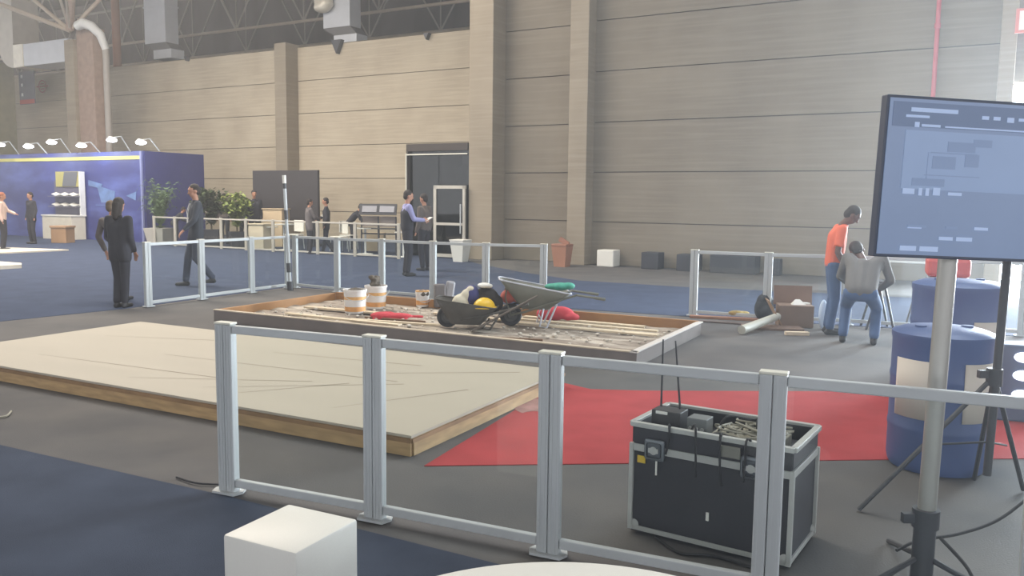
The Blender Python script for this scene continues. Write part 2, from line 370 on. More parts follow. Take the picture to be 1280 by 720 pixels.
# ------------------------------------------------------------------ dark glazed doorway
t = thing('glazed_vestibule','dark glass entrance box with black header beside the tall concrete pier','entrance',wl(-5.7,0),WA)
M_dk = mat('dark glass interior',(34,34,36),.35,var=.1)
M_dg = glass_mat('dark glass',(.25,.26,.27))
mb=MB(); mb.box((1.03,.15,3.06),(2.06,.3,.2)); mb.box((.03,.15,1.5),(.06,.3,3.0)); mb.build('dark_frame',mat('dark header',(58,50,46),.7),t)
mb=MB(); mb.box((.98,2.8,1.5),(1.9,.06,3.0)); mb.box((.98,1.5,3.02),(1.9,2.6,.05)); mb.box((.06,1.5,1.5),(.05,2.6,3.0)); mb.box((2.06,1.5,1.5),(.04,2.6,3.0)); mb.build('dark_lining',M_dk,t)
mb=MB(); mb.box((.55,.12,1.5),(.98,.02,2.9)); mb.build('side_glass',M_dg,t)
mb=MB(); mb.box((1.55,.12,2.5),(.98,.02,.95)); mb.build('over_glass',M_dg,t)
mb=MB(); mb.cyl((.0,-.02,2.86),(2.06,-.02,2.86),.02,seg=8); mb.cyl((.02,-.03,.1),(.02,-.03,2.9),.02,seg=8); mb.build('pale_rail',M_cap,t,True)
mb=MB(); mb.box((1.5,2.4,2.0),(.9,.1,.6)); mb.build('inner_warm_panel',mat('brown interior panel',(96,72,46),.7,var=.3),t)
mb=MB(); mb.ball((.55,2.2,2.3),(.3,.2,.4)); mb.build('inner_reflector',mat('dim blue grey',(70,80,92),.2),t,True)
M_wf=mat('white aluminium frame',(180,176,166),.45)
dr=thing('glazed_door','white framed glass door with a mid rail beside the concrete pier','door',wl(-4.66,-.12),WA)
mb=MB()
mb.box((.05,0,1.0),(.09,.07,2.0)); mb.box((1.0,0,1.0),(.07,.07,2.0)); mb.box((.53,0,1.96),(1.04,.07,.09)); mb.box((.53,0,.95),(.95,.06,.07)); mb.box((.53,0,.08),(.95,.06,.09)); mb.build('door_frame',M_wf,dr)
mb=MB(); mb.box((.53,0,1.0),(.9,.012,1.9)); mb.build('door_glass',M_dg,dr)
mb=MB(); mb.cyl((.93,-.08,.7),(.93,-.08,1.5),.018,seg=8); mb.build('door_handle',M_alu,dr,True)

# ------------------------------------------------------------------ glass barriers
def barrier(name, pts, label, h=.955, w=.075, base=True, post_m=None, group=None, tri=False, pane=True):
    pm = post_m or M_alu
    o0=V(*pts[0],0); t=thing(name,label,'barrier',o0,0,group)
    for i,p in enumerate(pts):
        q=V(*p,0)-o0
        nx=V(*pts[min(i+1,len(pts)-1)],0)-V(*pts[max(i-1,0)],0); ang=math.atan2(nx.y,nx.x)
        c=math.cos(ang); s=math.sin(ang)
        mb=MB()
        for k in (-1,1):
            cx=q.x+c*k*w*.5; cy=q.y+s*k*w*.5
            mb.box((cx,cy,h/2),(w*.94,w*.94,h-.004),rot=(0,0,ang),bevel=.006)
            for yy in (-1,1):
                for kk in (-1,1):
                    mb.box((cx-s*yy*w*.475+c*kk*w*.2,cy+c*yy*w*.475+s*kk*w*.2,h/2),(.007,.006,h-.02),rot=(0,0,ang))
        po=mb.build('post',pm,t)
        mb=MB(); mb.box((q.x,q.y,h+.004),(w*2.02,w*1.04,.012),rot=(0,0,ang),bevel=.003); mb.build('post_cap',M_cap,po)
        if base:
            mb=MB(); mb.prism([(-.075,-.055),(.075,-.055),(.095,.0),(.075,.05),(-.075,.05),(-.095,0)],.0,.012)
            bo=mb.build('base_plate',M_alu,po); bo.location=(q.x,q.y,.007); bo.rotation_euler=(0,0,ang)
    for a,b in zip(pts,pts[1:]):
        A=V(*a,0)-o0; B=V(*b,0)-o0; d=(B-A); L=d.length-2*w; ang=math.atan2(d.y,d.x); c=(A+B)/2
        rh=.062 if w>.06 else .045
        mb=MB(); mb.box((c.x,c.y,h-rh/2-.005),(L,w*.6,rh),rot=(0,0,ang),bevel=.005); mb.build('top_rail',pm,t)
        mb=MB(); mb.box((c.x,c.y,.065+.0),(L,w*.6,rh),rot=(0,0,ang),bevel=.005); mb.build('bottom_rail',pm,t)
        if pane:
            mb=MB(); mb.box((c.x,c.y,h/2+.015),(L,.008,h-rh*2-.03),rot=(0,0,ang)); mb.build('glass_pane',M_glass,t)
    return t
near_pts=[(-1.565,4.50),(-.69,4.13),(.185,3.735),(1.075,3.345),(1.96,2.965)]
barrier('glass_barrier',near_pts,'nearest glass barrier with five grey double posts across the foreground',w=.056)
barrier('glass_barrier',[(-5.37,12.2),(-4.93,13.15),(-4.45,14.15),(-4.05,14.95)],'glass barrier run at left leading away from the dark dressed woman',w=.058)
barrier('glass_barrier',[(-3.93,15.02),(-3.04,14.40),(-2.2,14.0),(-1.29,13.5),(-.42,13.15),(.49,13.0)],'glass barrier run behind the wheelbarrows and white buckets',w=.058)
barrier('glass_barrier',[(2.62,11.93),(3.55,11.5),(4.55,11.2),(5.5,10.8),(6.45,10.4)],'glass barrier run at right behind the man in orange',w=.058)
bl=[]
for px in (190,216,274,305,339,395,442,497): 
    # intersect viewing column with the line of the back barrier
    P0=V(-9.0,25.8,0); E=V(.87,-.492,0); k=(px-640)/1046
    tt=(P0.x-k*P0.y)/(k*E.y-E.x); bl.append(((P0+E*tt).x,(P0+E*tt).y))
barrier('glass_barrier',bl,'pale far glass barrier in front of the plants and white tables',w=.05,post_m=M_wf,base=False)
# ------------------------------------------------------------------ platforms
A=V(-.63,5.18,0); PA=math.atan2(-.463,.886)
t=thing('wooden_platform','low cream topped platform with rough plank sides left of the red carpet','platform',A,PA)
LX=5.55; LY=2.38; H1=.14
M_cream=mat('cream board top',(172,163,147),.7,var=.03,vscale=1.2,stretch=(.6,2.5,1))
nd=M_cream.node_tree; 
mb=MB()
mb.prism([(-LX,0),(0,0),(0,LY),(-LX,LY)],H1-.018,H1)
mb.build('top_board',M_cream,t)
mb=MB(); mb.box((-LX/2,.012,(H1-.02)/2),(LX-.02,.022,H1-.022)); mb.build('side_board',M_wood,t)
mb=MB(); mb.box((-.012,LY/2,(H1-.02)/2),(.022,LY-.06,H1-.022)); mb.build('side_board',M_wood,t)
mb=MB(); mb.box((-LX/2,LY-.012,(H1-.02)/2),(LX-.02,.022,H1-.022)); mb.build('side_board',M_wood,t)
mb=MB(); mb.box((-LX/2,-.004,H1-.035),(LX,.014,.028)); mb.box((.006,LY/2,H1-.035),(.012,LY,.026)); mb.build('edge_batten',mat('aged plank edge',(142,112,80),.8,var=.2,vscale=4),t)
mb=MB()
for (x0,y0,x1,y1) in ((-4.6,.5,-2.2,.62),(-3.6,1.1,-1.0,1.25),(-3.0,.25,-1.6,.9),(-2.2,.3,-.9,1.2),(-5,1.5,-3.8,1.9),(-1.4,1.4,-.3,2.1),(-2.8,1.7,-1.2,1.9),(-1.9,.2,-1.3,1.0),(-.9,.3,-.35,1.3)):
    a=V(x0,y0,H1+.0008); b=V(x1,y1,H1+.0008); d=(b-a).normalized(); n=V(-d.y,d.x,0)*.012
    mb.face([a-n*.3,a+n*.3,b+n,b-n])
mb.build('scuff_marks',mat('grey scuffs',(142,132,116),.8),t)
# work tray
B=V(-3.93,10.85,0); PB=math.atan2(-.469,.883)
t=thing('form_tray','shallow timber framed tray of wet screed behind the cream platform','formwork',B,PB)
LX=5.85; LY=2.45; H2=.15
M_creamrim=mat('cream rim',(184,170,150),.7,var=.05)
M_gside=mat('grey tray side',(120,112,108),.8,var=.08)
def board(nm,c,d,mm,p=None,rot=None): 
    mb=MB(); mb.box(c,d,rot=rot,bevel=.003); return mb.build(nm,mm,p or t)
board('front_board',(LX/2,.03,H2/2),(LX,.04,H2),M_gside); board('front_rim',(LX/2,.035,H2+.006),(LX+.01,.065,.014),M_creamrim)
board('right_board',(LX-.03,LY/2,H2/2),(.04,LY-.1,H2),M_gside); board('right_rim',(LX-.035,LY/2,H2+.006),(.075,LY,.014),mat('pale rim',(196,190,184),.7))
board('back_board',(LX/2,LY-.03,H2/2+.01),(LX-.1,.04,H2+.02),M_brownboard); board('left_board',(.03,LY/2,H2/2+.01),(.04,LY-.1,H2+.0),M_brownboard)
def screed_mat():
    mt=bpy.data.materials.new('wet screed and dust'); mt.use_nodes=True; nt=mt.node_tree; N=nt.nodes; L=nt.links; b=N['Principled BSDF']; b.inputs['Roughness'].default_value=.8
    tc=N.new('ShaderNodeTexCoord'); mp=N.new('ShaderNodeMapping'); mp.inputs['Scale'].default_value=(.5,2.6,1); L.new(tc.outputs['Object'],mp.inputs[0])
    nz=N.new('ShaderNodeTexNoise'); nz.inputs['Scale'].default_value=2.2; nz.inputs['Detail'].default_value=9; nz.inputs['Roughness'].default_value=.65; L.new(mp.outputs[0],nz.inputs[0])
    cr=N.new('ShaderNodeValToRGB'); e=cr.color_ramp.elements; e[0].position=.36; e[0].color=(*srgb((112,100,90)),1); e[1].position=.62; e[1].color=(*srgb((190,180,166)),1)
    q=e.new(.48); q.color=(*srgb((140,129,117)),1)
    L.new(nz.outputs[0],cr.inputs[0]); L.new(cr.outputs[0],b.inputs['Base Color']); return mt
M_screed=screed_mat()
mb=MB(); nx,ny_=60,26
vs=[[mb.bm.verts.new((.05+(LX-.12)*i/nx,.05+(LY-.1)*j/ny_,.045+random.uniform(0,.014)+.012*math.sin(j*1.7))) for j in range(ny_+1)] for i in range(nx+1)]
for i in range(nx):
    for j in range(ny_): mb.bm.faces.new((vs[i][j],vs[i+1][j],vs[i+1][j+1],vs[i][j+1]))
mb.build('screed_bed',M_screed,t)
PBM=Matrix.Translation(B)@Matrix.Rotation(PB,4,'Z')
def tb(x,y,z=.06): return PBM@V(x,y,z)
M_plank=mat('pale plank',(206,190,164),.75,var=.12,vscale=2,stretch=(1,8,1))
plk=[(4.35,2.15,1.7,.09,0,'pale batten lying nearest the orange back board'),(4.5,1.9,1.9,.08,0,'second pale batten lying in tray below the back board'),(4.6,1.6,1.9,.13,.01,'wide pale plank lying mid tray right of the wheelbarrows'),(1.2,1.35,1.6,.10,.03,'pale plank lying left of the white buckets'),(2.35,.8,1.3,.06,.16,'thin brown batten lying before the front wheelbarrow'),(1.6,.65,1.9,.09,-.02,'pale plank near the tray front left'),(2.9,1.75,1.2,.08,-.05,'pale plank behind the red cloth')]
for x,y,l,wd,a,lab in plk:
    mb=MB(); mb.box((0,0,.012),(l,wd,.024),bevel=.003); tag(mb.build('plank',M_plank),lab,'plank','planks lying in the screed tray',loc=tb(x,y,.068),rz=PB+a)
mb=MB(); random.seed(11)
for i in range(260):
    x=random.uniform(.3,5.6); y=random.uniform(.15,2.2); r=random.uniform(.008,.028)*(1.4 if random.random()<.15 else 1)
    p=tb(x,y,.066+r*.2); mb.ball(p,(r,r*random.uniform(.6,1),r*.6),6)
cr=mb.build('mortar_crumbs',mat('mortar crumbs',(196,188,176),.9,var=.3,vscale=12)); cr['kind']='stuff'; tag(cr,'pale mortar crumbs scattered over the screed in the tray','rubble')
for (x,y,l,a,lab) in ((2.2,1.0,.9,.1,'thin brown stick left of the front wheelbarrow, the farther one'),(2.45,.45,.6,-.15,'thin brown stick left of the front wheelbarrow, the nearer one'),(4.2,.5,.7,.25,'thin brown stick lying right of the shovel')):
    mb=MB(); mb.cyl((-l/2,0,0),(l/2,0,0),.014,seg=8); tag(mb.build('wooden_stick',mat('brown stick',(112,86,66),.8),smooth=True),lab,'stick',loc=tb(x,y,.078),rz=PB+a)
# ------------------------------------------------------------------ buckets
def bucket(px_loc,label,mud,r=.155,h=.33,band=True):
    t=thing('paint_bucket',label,'bucket',px_loc,.3,'white builders buckets')
    mb=MB(); mb.lathe([(r*.86,0),(r*.88,.01),(r,h-.03),(r*1.06,h-.028),(r*1.06,h),(r*.97,h),(r*.93,h*.7),(0.0,h*.7)]); mb.build('bucket_body',mat('white bucket plastic',(214,210,206),.5),t,True)
    if band:
        for z0,z1,c,nm in ((.19,.235,(206,160,100),'upper'),(.03,.095,(206,150,90),'lower')):
            mb=MB(); rr=lambda z:r*(.875+.125*z/h)+.002
            mb.lathe([(rr(z0),z0),(rr(z1),z1)],seg=32); q=mb.build('label_band',mat('orange yellow label %s'%nm,c,.6,var=.15,vscale=20),t,True)
    mb=MB(); 
    for i in range(30): 
        a=random.uniform(0,6.3); q=random.uniform(0,r*.75); mb.ball((q*math.cos(a),q*math.sin(a),h*.85+random.uniform(0,mud)),random.uniform(.025,.05),6)
    mb.build('tool_heap',mat('muddy contents',(84,76,66),.9,var=.4,vscale=20),t,remesh=.012)
    mb=MB(); pts=[(r*1.07*math.cos(a),-.04-.06*math.sin(a)-r*.9,h-.05-.09*math.sin(a)) for a in [PI*k/10 for k in range(11)]]
    mb.tube(pts,.004,6); mb.build('bucket_handle',M_alu,t,True)
    return t
def G(px,py,z=0):
    d=FW+RV*((px-640)/FPX)+UV*((360-py)/FPX); return CP+d*((z-CH)/d.z)
g=G(444,391,.065); bucket((g.x,g.y,.065),'white bucket with orange bands, left one of the pair in the tray',.03)
g=G(470,385,.065); bucket((g.x,g.y,.065),'white bucket heaped with dark tools, right one of the pair in the tray',.18)
g=G(528,383,.065); bucket((g.x,g.y,.065),'small cream bucket beside the front wheelbarrow',.02,r=.10,h=.22)
mb=MB(); 
g=G(487,398,.07); mb.hull([(-.22,-.1,0),(.25,-.06,0),(.2,.12,0),(-.2,.1,0),(-.15,0,.09),(.0,.02,.10)])
mb.ball((-.1,0,.04),(.16,.1,.05)); mb.ball((.1,.02,.035),(.2,.09,.04)); mb.cap((.2,.03,.03),(.42,.1,.015),.02)
tag(mb.build('red_rag',mat('red cloth',(190,64,74),.9,var=.15),remesh=.012),'crumpled red cloth bag in front of the white buckets','cloth',loc=(g.x,g.y,.068),rz=0)
g=G(705,404,.06); mb=MB(); mb.ball((-.05,.2,.09),(.2,.1,.10)); mb.ball((-.2,.22,.08),(.16,.1,.10)); mb.ball((.10,.15,.05),(.12,.1,.06))
tag(mb.build('red_rag',MATS['red cloth'],remesh=.015),'crumpled pink red cloth under the rear wheelbarrow','cloth',loc=(g.x,g.y,.066))
# ------------------------------------------------------------------ wheelbarrows  (local x: towards the handles)
def wheelbarrow(label,loc,rz,wr,rimq,flrq,hw,legq,tray_m,frame_m,leg_m,handles):
    t=thing('wheelbarrow',label,'wheelbarrow',loc,rz)
    mb=MB(); M=Matrix.Translation((0,0,wr))@Matrix.Rotation(PI/2,4,'X')
    mb.lathe([(wr*.62,-.035),(wr*.9,-.042),(wr,-.02),(wr,.02),(wr*.9,.042),(wr*.62,.035),(wr*.62,-.035)],M=M,seg=28)
    tyre=mb.build('tyre',M_rubber,t,True)
    mb=MB(); mb.lathe([(.005,-.05),(.04,-.05),(.05,-.01),(wr*.64,-.02),(wr*.64,.02),(.05,.01),(.04,.05),(.005,.05)],M=M,seg=24); mb.build('wheel_rim',mat('dusty rim',(84,84,82),.7),tyre,True)
    (x0,z0),(x1,z1)=rimq; (u0,v0),(u1,v1)=flrq
    rim=[(x0,-hw*.82,z0),(x0,hw*.82,z0),(x1,hw,z1),(x1,-hw,z1)]; flr=[(u0,-hw*.5,v0),(u0,hw*.5,v0),(u1,hw*.58,v1),(u1,-hw*.58,v1)]
    mb=MB()
    def rnd(pts,q=.10):
        out=[]
        for i in range(4):
            p=V(*pts[i]); a=V(*pts[i-1]); b=V(*pts[(i+1)%4]); da=(a-p).normalized()*q; db=(b-p).normalized()*q
            for k in range(5):
                u=k/4; out.append((p+da)*(1-u)**2+p*2*u*(1-u)+(p+db)*u*u)
        return out
    rings=[[mb.bm.verts.new(p) for p in rr] for rr in (rnd(rim,.1),rnd([V(*a)*.5+V(*b)*.5 for a,b in zip(rim,flr)],.085),rnd(flr,.06))]
    n=len(rings[0])
    for A_,B_ in zip(rings,rings[1:]):
        for k in range(n): mb.bm.faces.new((A_[k],A_[(k+1)%n],B_[(k+1)%n],B_[k]))
    mb.bm.faces.new(rings[-1])
    o=mb.build('tray',tray_m,t,True); md=o.modifiers.new('s','SOLIDIFY'); md.thickness=.008; md.offset=0
    mb=MB(); rp=rnd(rim,.1); mb.tube(rp+[rp[0]],.010,6); mb.build('tray_rim',leg_m,o,True)
    for sy in (-1,1):
        hp_=[(x,sy*y,z) for x,y,z in handles]
        mb=MB(); mb.tube(hp_,.014,8); mb.build('handle_bar',frame_m,t,True)
        e=V(*hp_[-1]); d=(e-V(*hp_[-2])).normalized(); mb=MB(); mb.tube([e-d*.1,e+d*.03],.019,8); mb.build('grip',frame_m,t,True)
        (la,lb),(lc,ld)=legq
        mb=MB(); mb.tube([(la,sy*hw*.62,lb),(la-.05,sy*hw*.75,.02),(la+.04,sy*hw*.75,.008),(lc,sy*hw*.72,ld)],.012,8); mb.build('leg',leg_m,t,True)
        mb=MB(); mb.tube([(0,sy*.06,wr),(x0*.5,sy*.10,(wr+z0)/2),(x0*.4,sy*hw*.55,z0-.12)],.010,8); mb.build('front_stay',frame_m,t,True)
    mb=MB(); mb.tube([(legq[0][0]-.03,-hw*.72,.11),(legq[0][0]-.03,hw*.72,.11)],.010,8); mb.build('leg_brace',leg_m,t,True)
    return t
M_dirty=mat('mud caked metal',(78,75,70),.8,.0,var=.15,vscale=6); M_green=mat('dull grey green metal',(108,108,97),.6,.0,var=.12,vscale=5)
M_silver=mat('light tube',(186,188,196),.4,.1)
g1=G(559,411,.06); A1=math.radians(-4); wheelbarrow('low dark muddy wheelbarrow loaded with a sack and yellow helmet, front one',(g1.x,g1.y+.1,.066),A1,.135,((-.14,.37),(.62,.27)),((.05,.06),(.42,.055)),.25,((.50,.10),(.66,.20)),M_dirty,M_dirty,M_dirty,[(0,.06,.135),(.2,.16,.12),(.55,.22,.2),(.75,.26,.26),(.98,.27,.33)])
g2=G(638,411,.06); A2=math.radians(3); wheelbarrow('larger grey green wheelbarrow with silver legs, the rear one',(g2.x,g2.y+.22,.066),A2,.14,((-.15,.60),(.74,.43)),((.13,.24),(.46,.22)),.28,((.40,.24),(.56,.30)),M_green,M_green,M_silver,[(0,.06,.14),(.18,.16,.2),(.55,.24,.34),(.8,.26,.42),(1.12,.27,.375)])
w1=lambda x,y,z:Matrix.Translation((g1.x,g1.y+.1,.066))@Matrix.Rotation(A1,4,'Z')@V(x,y,z)
w2=lambda x,y,z:Matrix.Translation((g2.x,g2.y+.22,.066))@Matrix.Rotation(A2,4,'Z')@V(x,y,z)
mb=MB(); mb.ball((0,0,.12),(.12,.11,.14)); mb.ball((.07,0,.24),(.07,.07,.08)); mb.ball((.12,.0,.32),(.05,.05,.04)); mb.ball((-.1,0,.05),(.1,.12,.08))
tag(mb.build('cement_bag',mat('cream sack',(206,200,180),.85,var=.08),remesh=.014),'cream white sack standing in the front wheelbarrow','sack',loc=w1(.16,0,.16))
mb=MB(); mb.ball((0,0,0),(.11,.12,.15))
tag(mb.build('blue_bag',mat('dark blue plastic',(52,54,104),.7,var=.2),remesh=.014),'dark blue bag leaning between the cream sack and yellow helmet','bag',loc=w1(.28,.06,.38))
t=thing('safety_helmet','yellow safety helmet lying on the front wheelbarrow','helmet',w1(.46,-.1,.27),.2)
mb=MB(); pr=[(.135*math.cos(a),.12*math.sin(a)) for a in [PI/2*k/8 for k in range(9)]]; mb.lathe([(.001 if i==8 else r,z) for i,(r,z) in enumerate(pr)]+[] ,seg=28); o=mb.build('helmet_shell',mat('helmet yellow',(222,182,40),.4),t,True); md=o.modifiers.new('s','SOLIDIFY'); md.thickness=.005
mb=MB(); mb.lathe([(.135,0),(.16,-.004),(.16,.004),(.135,.008)]); mb.build('helmet_brim',MATS['helmet yellow'],t,True)
mb=MB(); mb.ball((0,.03,.0),(.17,.12,.16)); mb.ball((.1,.05,-.05),(.12,.1,.12))
tag(mb.build('black_bag',mat('black bag cloth',(46,42,42),.85,var=.3),remesh=.014),'black bag behind the yellow helmet in the front wheelbarrow','bag',loc=w1(.46,.1,.34))
mb=MB(); mb.ball((0,0,0),(.09,.07,.035)); mb.ball((.05,.02,-.01),(.06,.06,.03))
tag(mb.build('white_glove',M_white,remesh=.01),'crumpled white rag on the black bag in the front wheelbarrow','cloth',loc=w1(.44,.08,.52))
mb=MB(); mb.ball((0,0,0),(.10,.1,.09)); mb.ball((.1,0,0),(.08,.1,.07))
tag(mb.build('red_bag',mat('faded red plastic',(190,92,76),.8),remesh=.012),'small faded red bag between the two wheelbarrows','bag',loc=w1(.72,.3,.36))
mb=MB(); mb.ball((0,0,0),(.14,.12,.05)); mb.ball((-.1,.03,-.005),(.1,.1,.04)); mb.ball((.1,-.02,.01),(.09,.09,.045))
tag(mb.build('green_cloth',mat('teal green cloth',(62,146,126),.8,var=.15,vscale=20),remesh=.012),'teal green cloth bundle on the rear wheelbarrow rim','cloth',loc=w2(.62,.0,.50))
g=G(548,386,.07); t=thing('tool_case','grey upright case standing behind the front wheelbarrow','case',(g.x,g.y+.2,.066),.3)
mb=MB(); mb.box((0,0,.17),(.16,.12,.34),bevel=.02); mb.build('case_body',mat('grey case',(104,100,100),.7),t)
mb=MB(); mb.box((.15,.03,.19),(.13,.1,.38),rot=(0,.15,0),bevel=.03); mb.build('case_lid',mat('pale grey lid',(146,146,150),.6),t)
mb=MB(); q0=w1(.50,-.3,.10)-w1(0,0,0); mb.cyl((0,0,0),(.62,.05,.34),.013,seg=10); mb.hull([(-.16,-.07,-.09),(-.16,.07,-.09),(.02,-.05,.0),(.02,.05,.0),(.02,-.05,.02),(.02,.05,.02),(-.16,-.07,-.075),(-.16,.07,-.075)])
tag(mb.build('shovel',mat('worn shovel steel',(96,88,80),.7)),'worn shovel propped between the two wheelbarrows','shovel',loc=w1(.50,-.34,.10))
# ------------------------------------------------------------------ foreground furniture
# white cube: corners back-left around (-1.03,2.85)
t=thing('cube_stool','white cube stool in the foreground before the barrier','stool',(-.795,2.935,.006),math.radians(-26.5))
mb=MB(); mb.box((0,0,.222),(.335,.345,.444),bevel=.012); mb.build('stool_body',M_white,t,True)
t=thing('round_table','white round table top cut by the bottom edge','table',(.13,1.425,0),0)
mb=MB(); mb.lathe([(.01,.715),(.55,.715),(.575,.722),(.58,.735),(.575,.748),(.56,.75),(.0,.75)],seg=96); mb.build('tabletop',M_white,t,True)
mb=MB(); mb.lathe([(.28,.006),(.28,.02),(.05,.035),(.04,.06),(.04,.715)],seg=32); mb.build('pedestal',M_alu,t,True)
# ------------------------------------------------------------------ flight case
FC=V(.605,4.02,0); FA=math.atan2(-.41,.63)
t=thing('flight_case','black road case with aluminium edging behind the near barrier','case',FC,FA)
LXc,LYc,HC_=.78,.46,.565
M_fc=mat('black case ply',(50,50,56),.55,var=.1,vscale=5); M_edge=mat('aluminium edging',(178,178,174),.45,.1)
mb=MB(); mb.box((LXc/2,LYc/2,.24),(LXc-.01,LYc-.01,.46)); mb.build('case_body',M_fc,t)
mb=MB()
e_=.022
for z in (.03,.44): 
    for y in (0,LYc): mb.box((LXc/2,y,z),(LXc,e_*.5,e_*(1 if z<.1 else 1.6)),bevel=.002)
    for x in (0,LXc): mb.box((x,LYc/2,z),(e_*.5,LYc,e_*(1 if z<.1 else 1.6)),bevel=.002)
for x in (0,LXc):
    for y in (0,LYc): mb.box((x,y,.24),(e_,e_,.44),bevel=.003)
mb.build('edging',M_edge,t)
mb=MB()
for (c,d) in (((LXc/2,.008,.51),(LXc-.01,.016,.09)),((LXc/2,LYc-.008,.51),(LXc-.01,.016,.09)),((.008,LYc/2,.51),(.016,LYc-.01,.09)),((LXc-.008,LYc/2,.51),(.016,LYc-.01,.09))): mb.box(c,d)
mb.box((LXc/2,LYc/2,.475),(LXc-.02,LYc-.02,.012))
mb.build('upper_rim',M_fc,t)
mb=MB()
for y in (0,LYc): mb.box((LXc/2,y,.557),(LXc+.01,.03,.024),bevel=.003)
for x in (0,LXc): mb.box((x,LYc/2,.557),(.03,LYc,.024),bevel=.003)
mb.build('rim_edging',M_edge,t)
for x in (.125,.60):
    mb=MB(); mb.box((x,-.012,.445),(.105,.018,.105),bevel=.012); l=mb.build('butterfly_latch',mat('latch steel',(128,132,138),.4,.5),t)
    mb=MB(); mb.box((x,-.023,.445),(.075,.01,.075),bevel=.01); mb.build('latch_dish',mat('latch dish',(92,96,102),.4,.5),l)
    mb=MB(); mb.box((x,-.03,.445),(.05,.008,.022)); mb.cyl((x,-.032,.445),(x,-.024,.445),.02,seg=12); mb.build('latch_wing',M_edge,l)
for x in (.05,LXc-.05):
    for y in (.05,LYc-.05):
        mb=MB(); mb.ball((x-.03 if x<.2 else x+.03,y-.03 if y<.2 else y+.03,.045),(.03,.03,.03),10); mb.build('ball_corner',M_edge,t,True)
for (x,y) in ((.08,.07),(LXc-.08,.07),(.08,LYc-.07),(LXc-.08,LYc-.07)):
    mb=MB(); mb.cyl((x,y-.0125,.02),(x,y+.0125,.02),.019,seg=14); mb.build('caster',M_rubber,t,True)
mb=MB(); mb.box((.055,-.007,.385),(.042,.004,.036)); o=mb.build('yellow_sticker',mat('sticker yellow',(206,172,52),.6),t)
mb=MB(); mb.box((.135,-.009,.355),(.008,.006,.07)); mb.box((.40,-.009,.17),(.014,.006,.04)); mb.build('white_tag',M_white,t)
FM=Matrix.Translation(FC)@Matrix.Rotation(FA,4,'Z')
def fc(x,y,z): return FM@V(x,y,z)
# devices on the case
def dev(name,label,cat,c,d,mm,extra=None,rz=0):
    tt=thing(name,label,cat,fc(c[0],c[1],.482),FA+rz)
    mb=MB(); mb.box((0,0,d[2]/2),d,bevel=.004); mb.build('housing',mm,tt)
    if extra: extra(tt)
    return tt
M_grey=mat('grey device metal',(118,120,120),.5,.2); M_beige=mat('beige device panel',(172,166,148),.6,var=.1,vscale=30)
def ex1(tt):
    mb=MB(); mb.box((-.02,-.058,.13),(.06,.004,.014)); mb.build('white_label',M_white,tt)
    for x,a in ((-.06,0),(.045,.1)):
        mb=MB(); mb.cyl((x,.03,.1),(x-math.sin(a)*.4,.03,.48),.006,.004,seg=8); mb.build('antenna',M_black,tt,True)
dev('radio_receiver','black wireless receiver with two tall antennas on the flight case','audio equipment',(.14,.13,0),(.15,.11,.14),mat('black device',(58,56,58),.5),ex1)
def ex2(tt):
    for k in range(3):
        mb=MB(); mb.cyl((-.03+k*.03,-.05,.07),(-.03+k*.03,-.062,.07),.009,seg=10); mb.build('knob',M_white if k==1 else M_edge,tt,True)
dev('power_unit','grey power unit with bright knobs beside the receiver on the flight case','audio equipment',(.29,.15,0),(.10,.095,.12),M_grey,ex2)
def ex3(tt):
    for i in range(8):
        for j in range(3):
            mb=MB(); mb.cyl((-.14+i*.04,-.06+j*.045,.05),(-.14+i*.04,-.06+j*.045,.066),.008,.007,seg=8); mb.build('knob',M_black if (i+j)%3 else M_white,tt,True)
dev('sound_mixer','beige audio mixer desk with rows of knobs on the flight case','audio equipment',(.52,.24,0),(.33,.2,.055),M_beige,ex3)
mb=MB(); mb.box((0,0,.03),(.07,.05,.06),bevel=.01); mb.cyl((0,0,.06),(0,0,.10),.015,.022,seg=12); mb.ball((0,0,.11),.025,10)
tag(mb.build('microphone_base',M_black,smooth=True),'small black microphone standing on the audio mixer','microphone',loc=fc(.56,.30,.538),rz=FA)
def cable(pts,label,r=.005,mm=None,cat='cable',name='cable'):
    # catmull-rom smoothing
    P=[V(*p) for p in pts]; out=[]
    for i in range(len(P)-1):
        p0=P[max(i-1,0)];p1=P[i];p2=P[i+1];p3=P[min(i+2,len(P)-1)]
        for k in range(6):
            u=k/6; out.append(.5*((2*p1)+(p2-p0)*u+(2*p0-5*p1+4*p2-p3)*u*u+(3*p1-p0-3*p2+p3)*u**3))
    out.append(P[-1]); mb=MB(); mb.tube(out,r,6); return tag(mb.build(name,mm or M_rubber,smooth=True),label,cat)
M_cabg=mat('grey cable',(150,146,132),.6)
cs=[([fc(.25,.1,.5),fc(.32,.0,.6),fc(.34,-.035,.50),fc(.345,-.035,.36)],'black cable draped over case edge beside the power unit'),
    ([fc(.36,.2,.5),fc(.42,.15,.62),fc(.50,.33,.58),fc(.6,.36,.6),fc(.68,.3,.5)],'black cable arching over the back of the audio mixer'),
    ([fc(.45,.05,.5),fc(.455,-.03,.58),fc(.46,-.035,.42),fc(.47,-.035,.34)],'black cable hanging down the case front, left of centre'),
    ([fc(.62,.05,.5),fc(.58,-.03,.58),fc(.575,-.035,.46),fc(.57,-.035,.38)],'black cable hanging by the right latch of the case'),
    ([fc(.19,.05,.5),fc(.2,-.02,.585),fc(.205,-.03,.52),fc(.19,-.03,.44)],'black cable hanging over the left latch of the case'),
    ([fc(.1,.06,.5),fc(.2,.04,.54),fc(.3,.07,.5),fc(.42,.06,.56),fc(.6,.07,.5)],'thick cable coiled along the inside front of the case')]
for i,(p,lab) in enumerate(cs): cable([tuple(q) for q in p],lab,.0055)
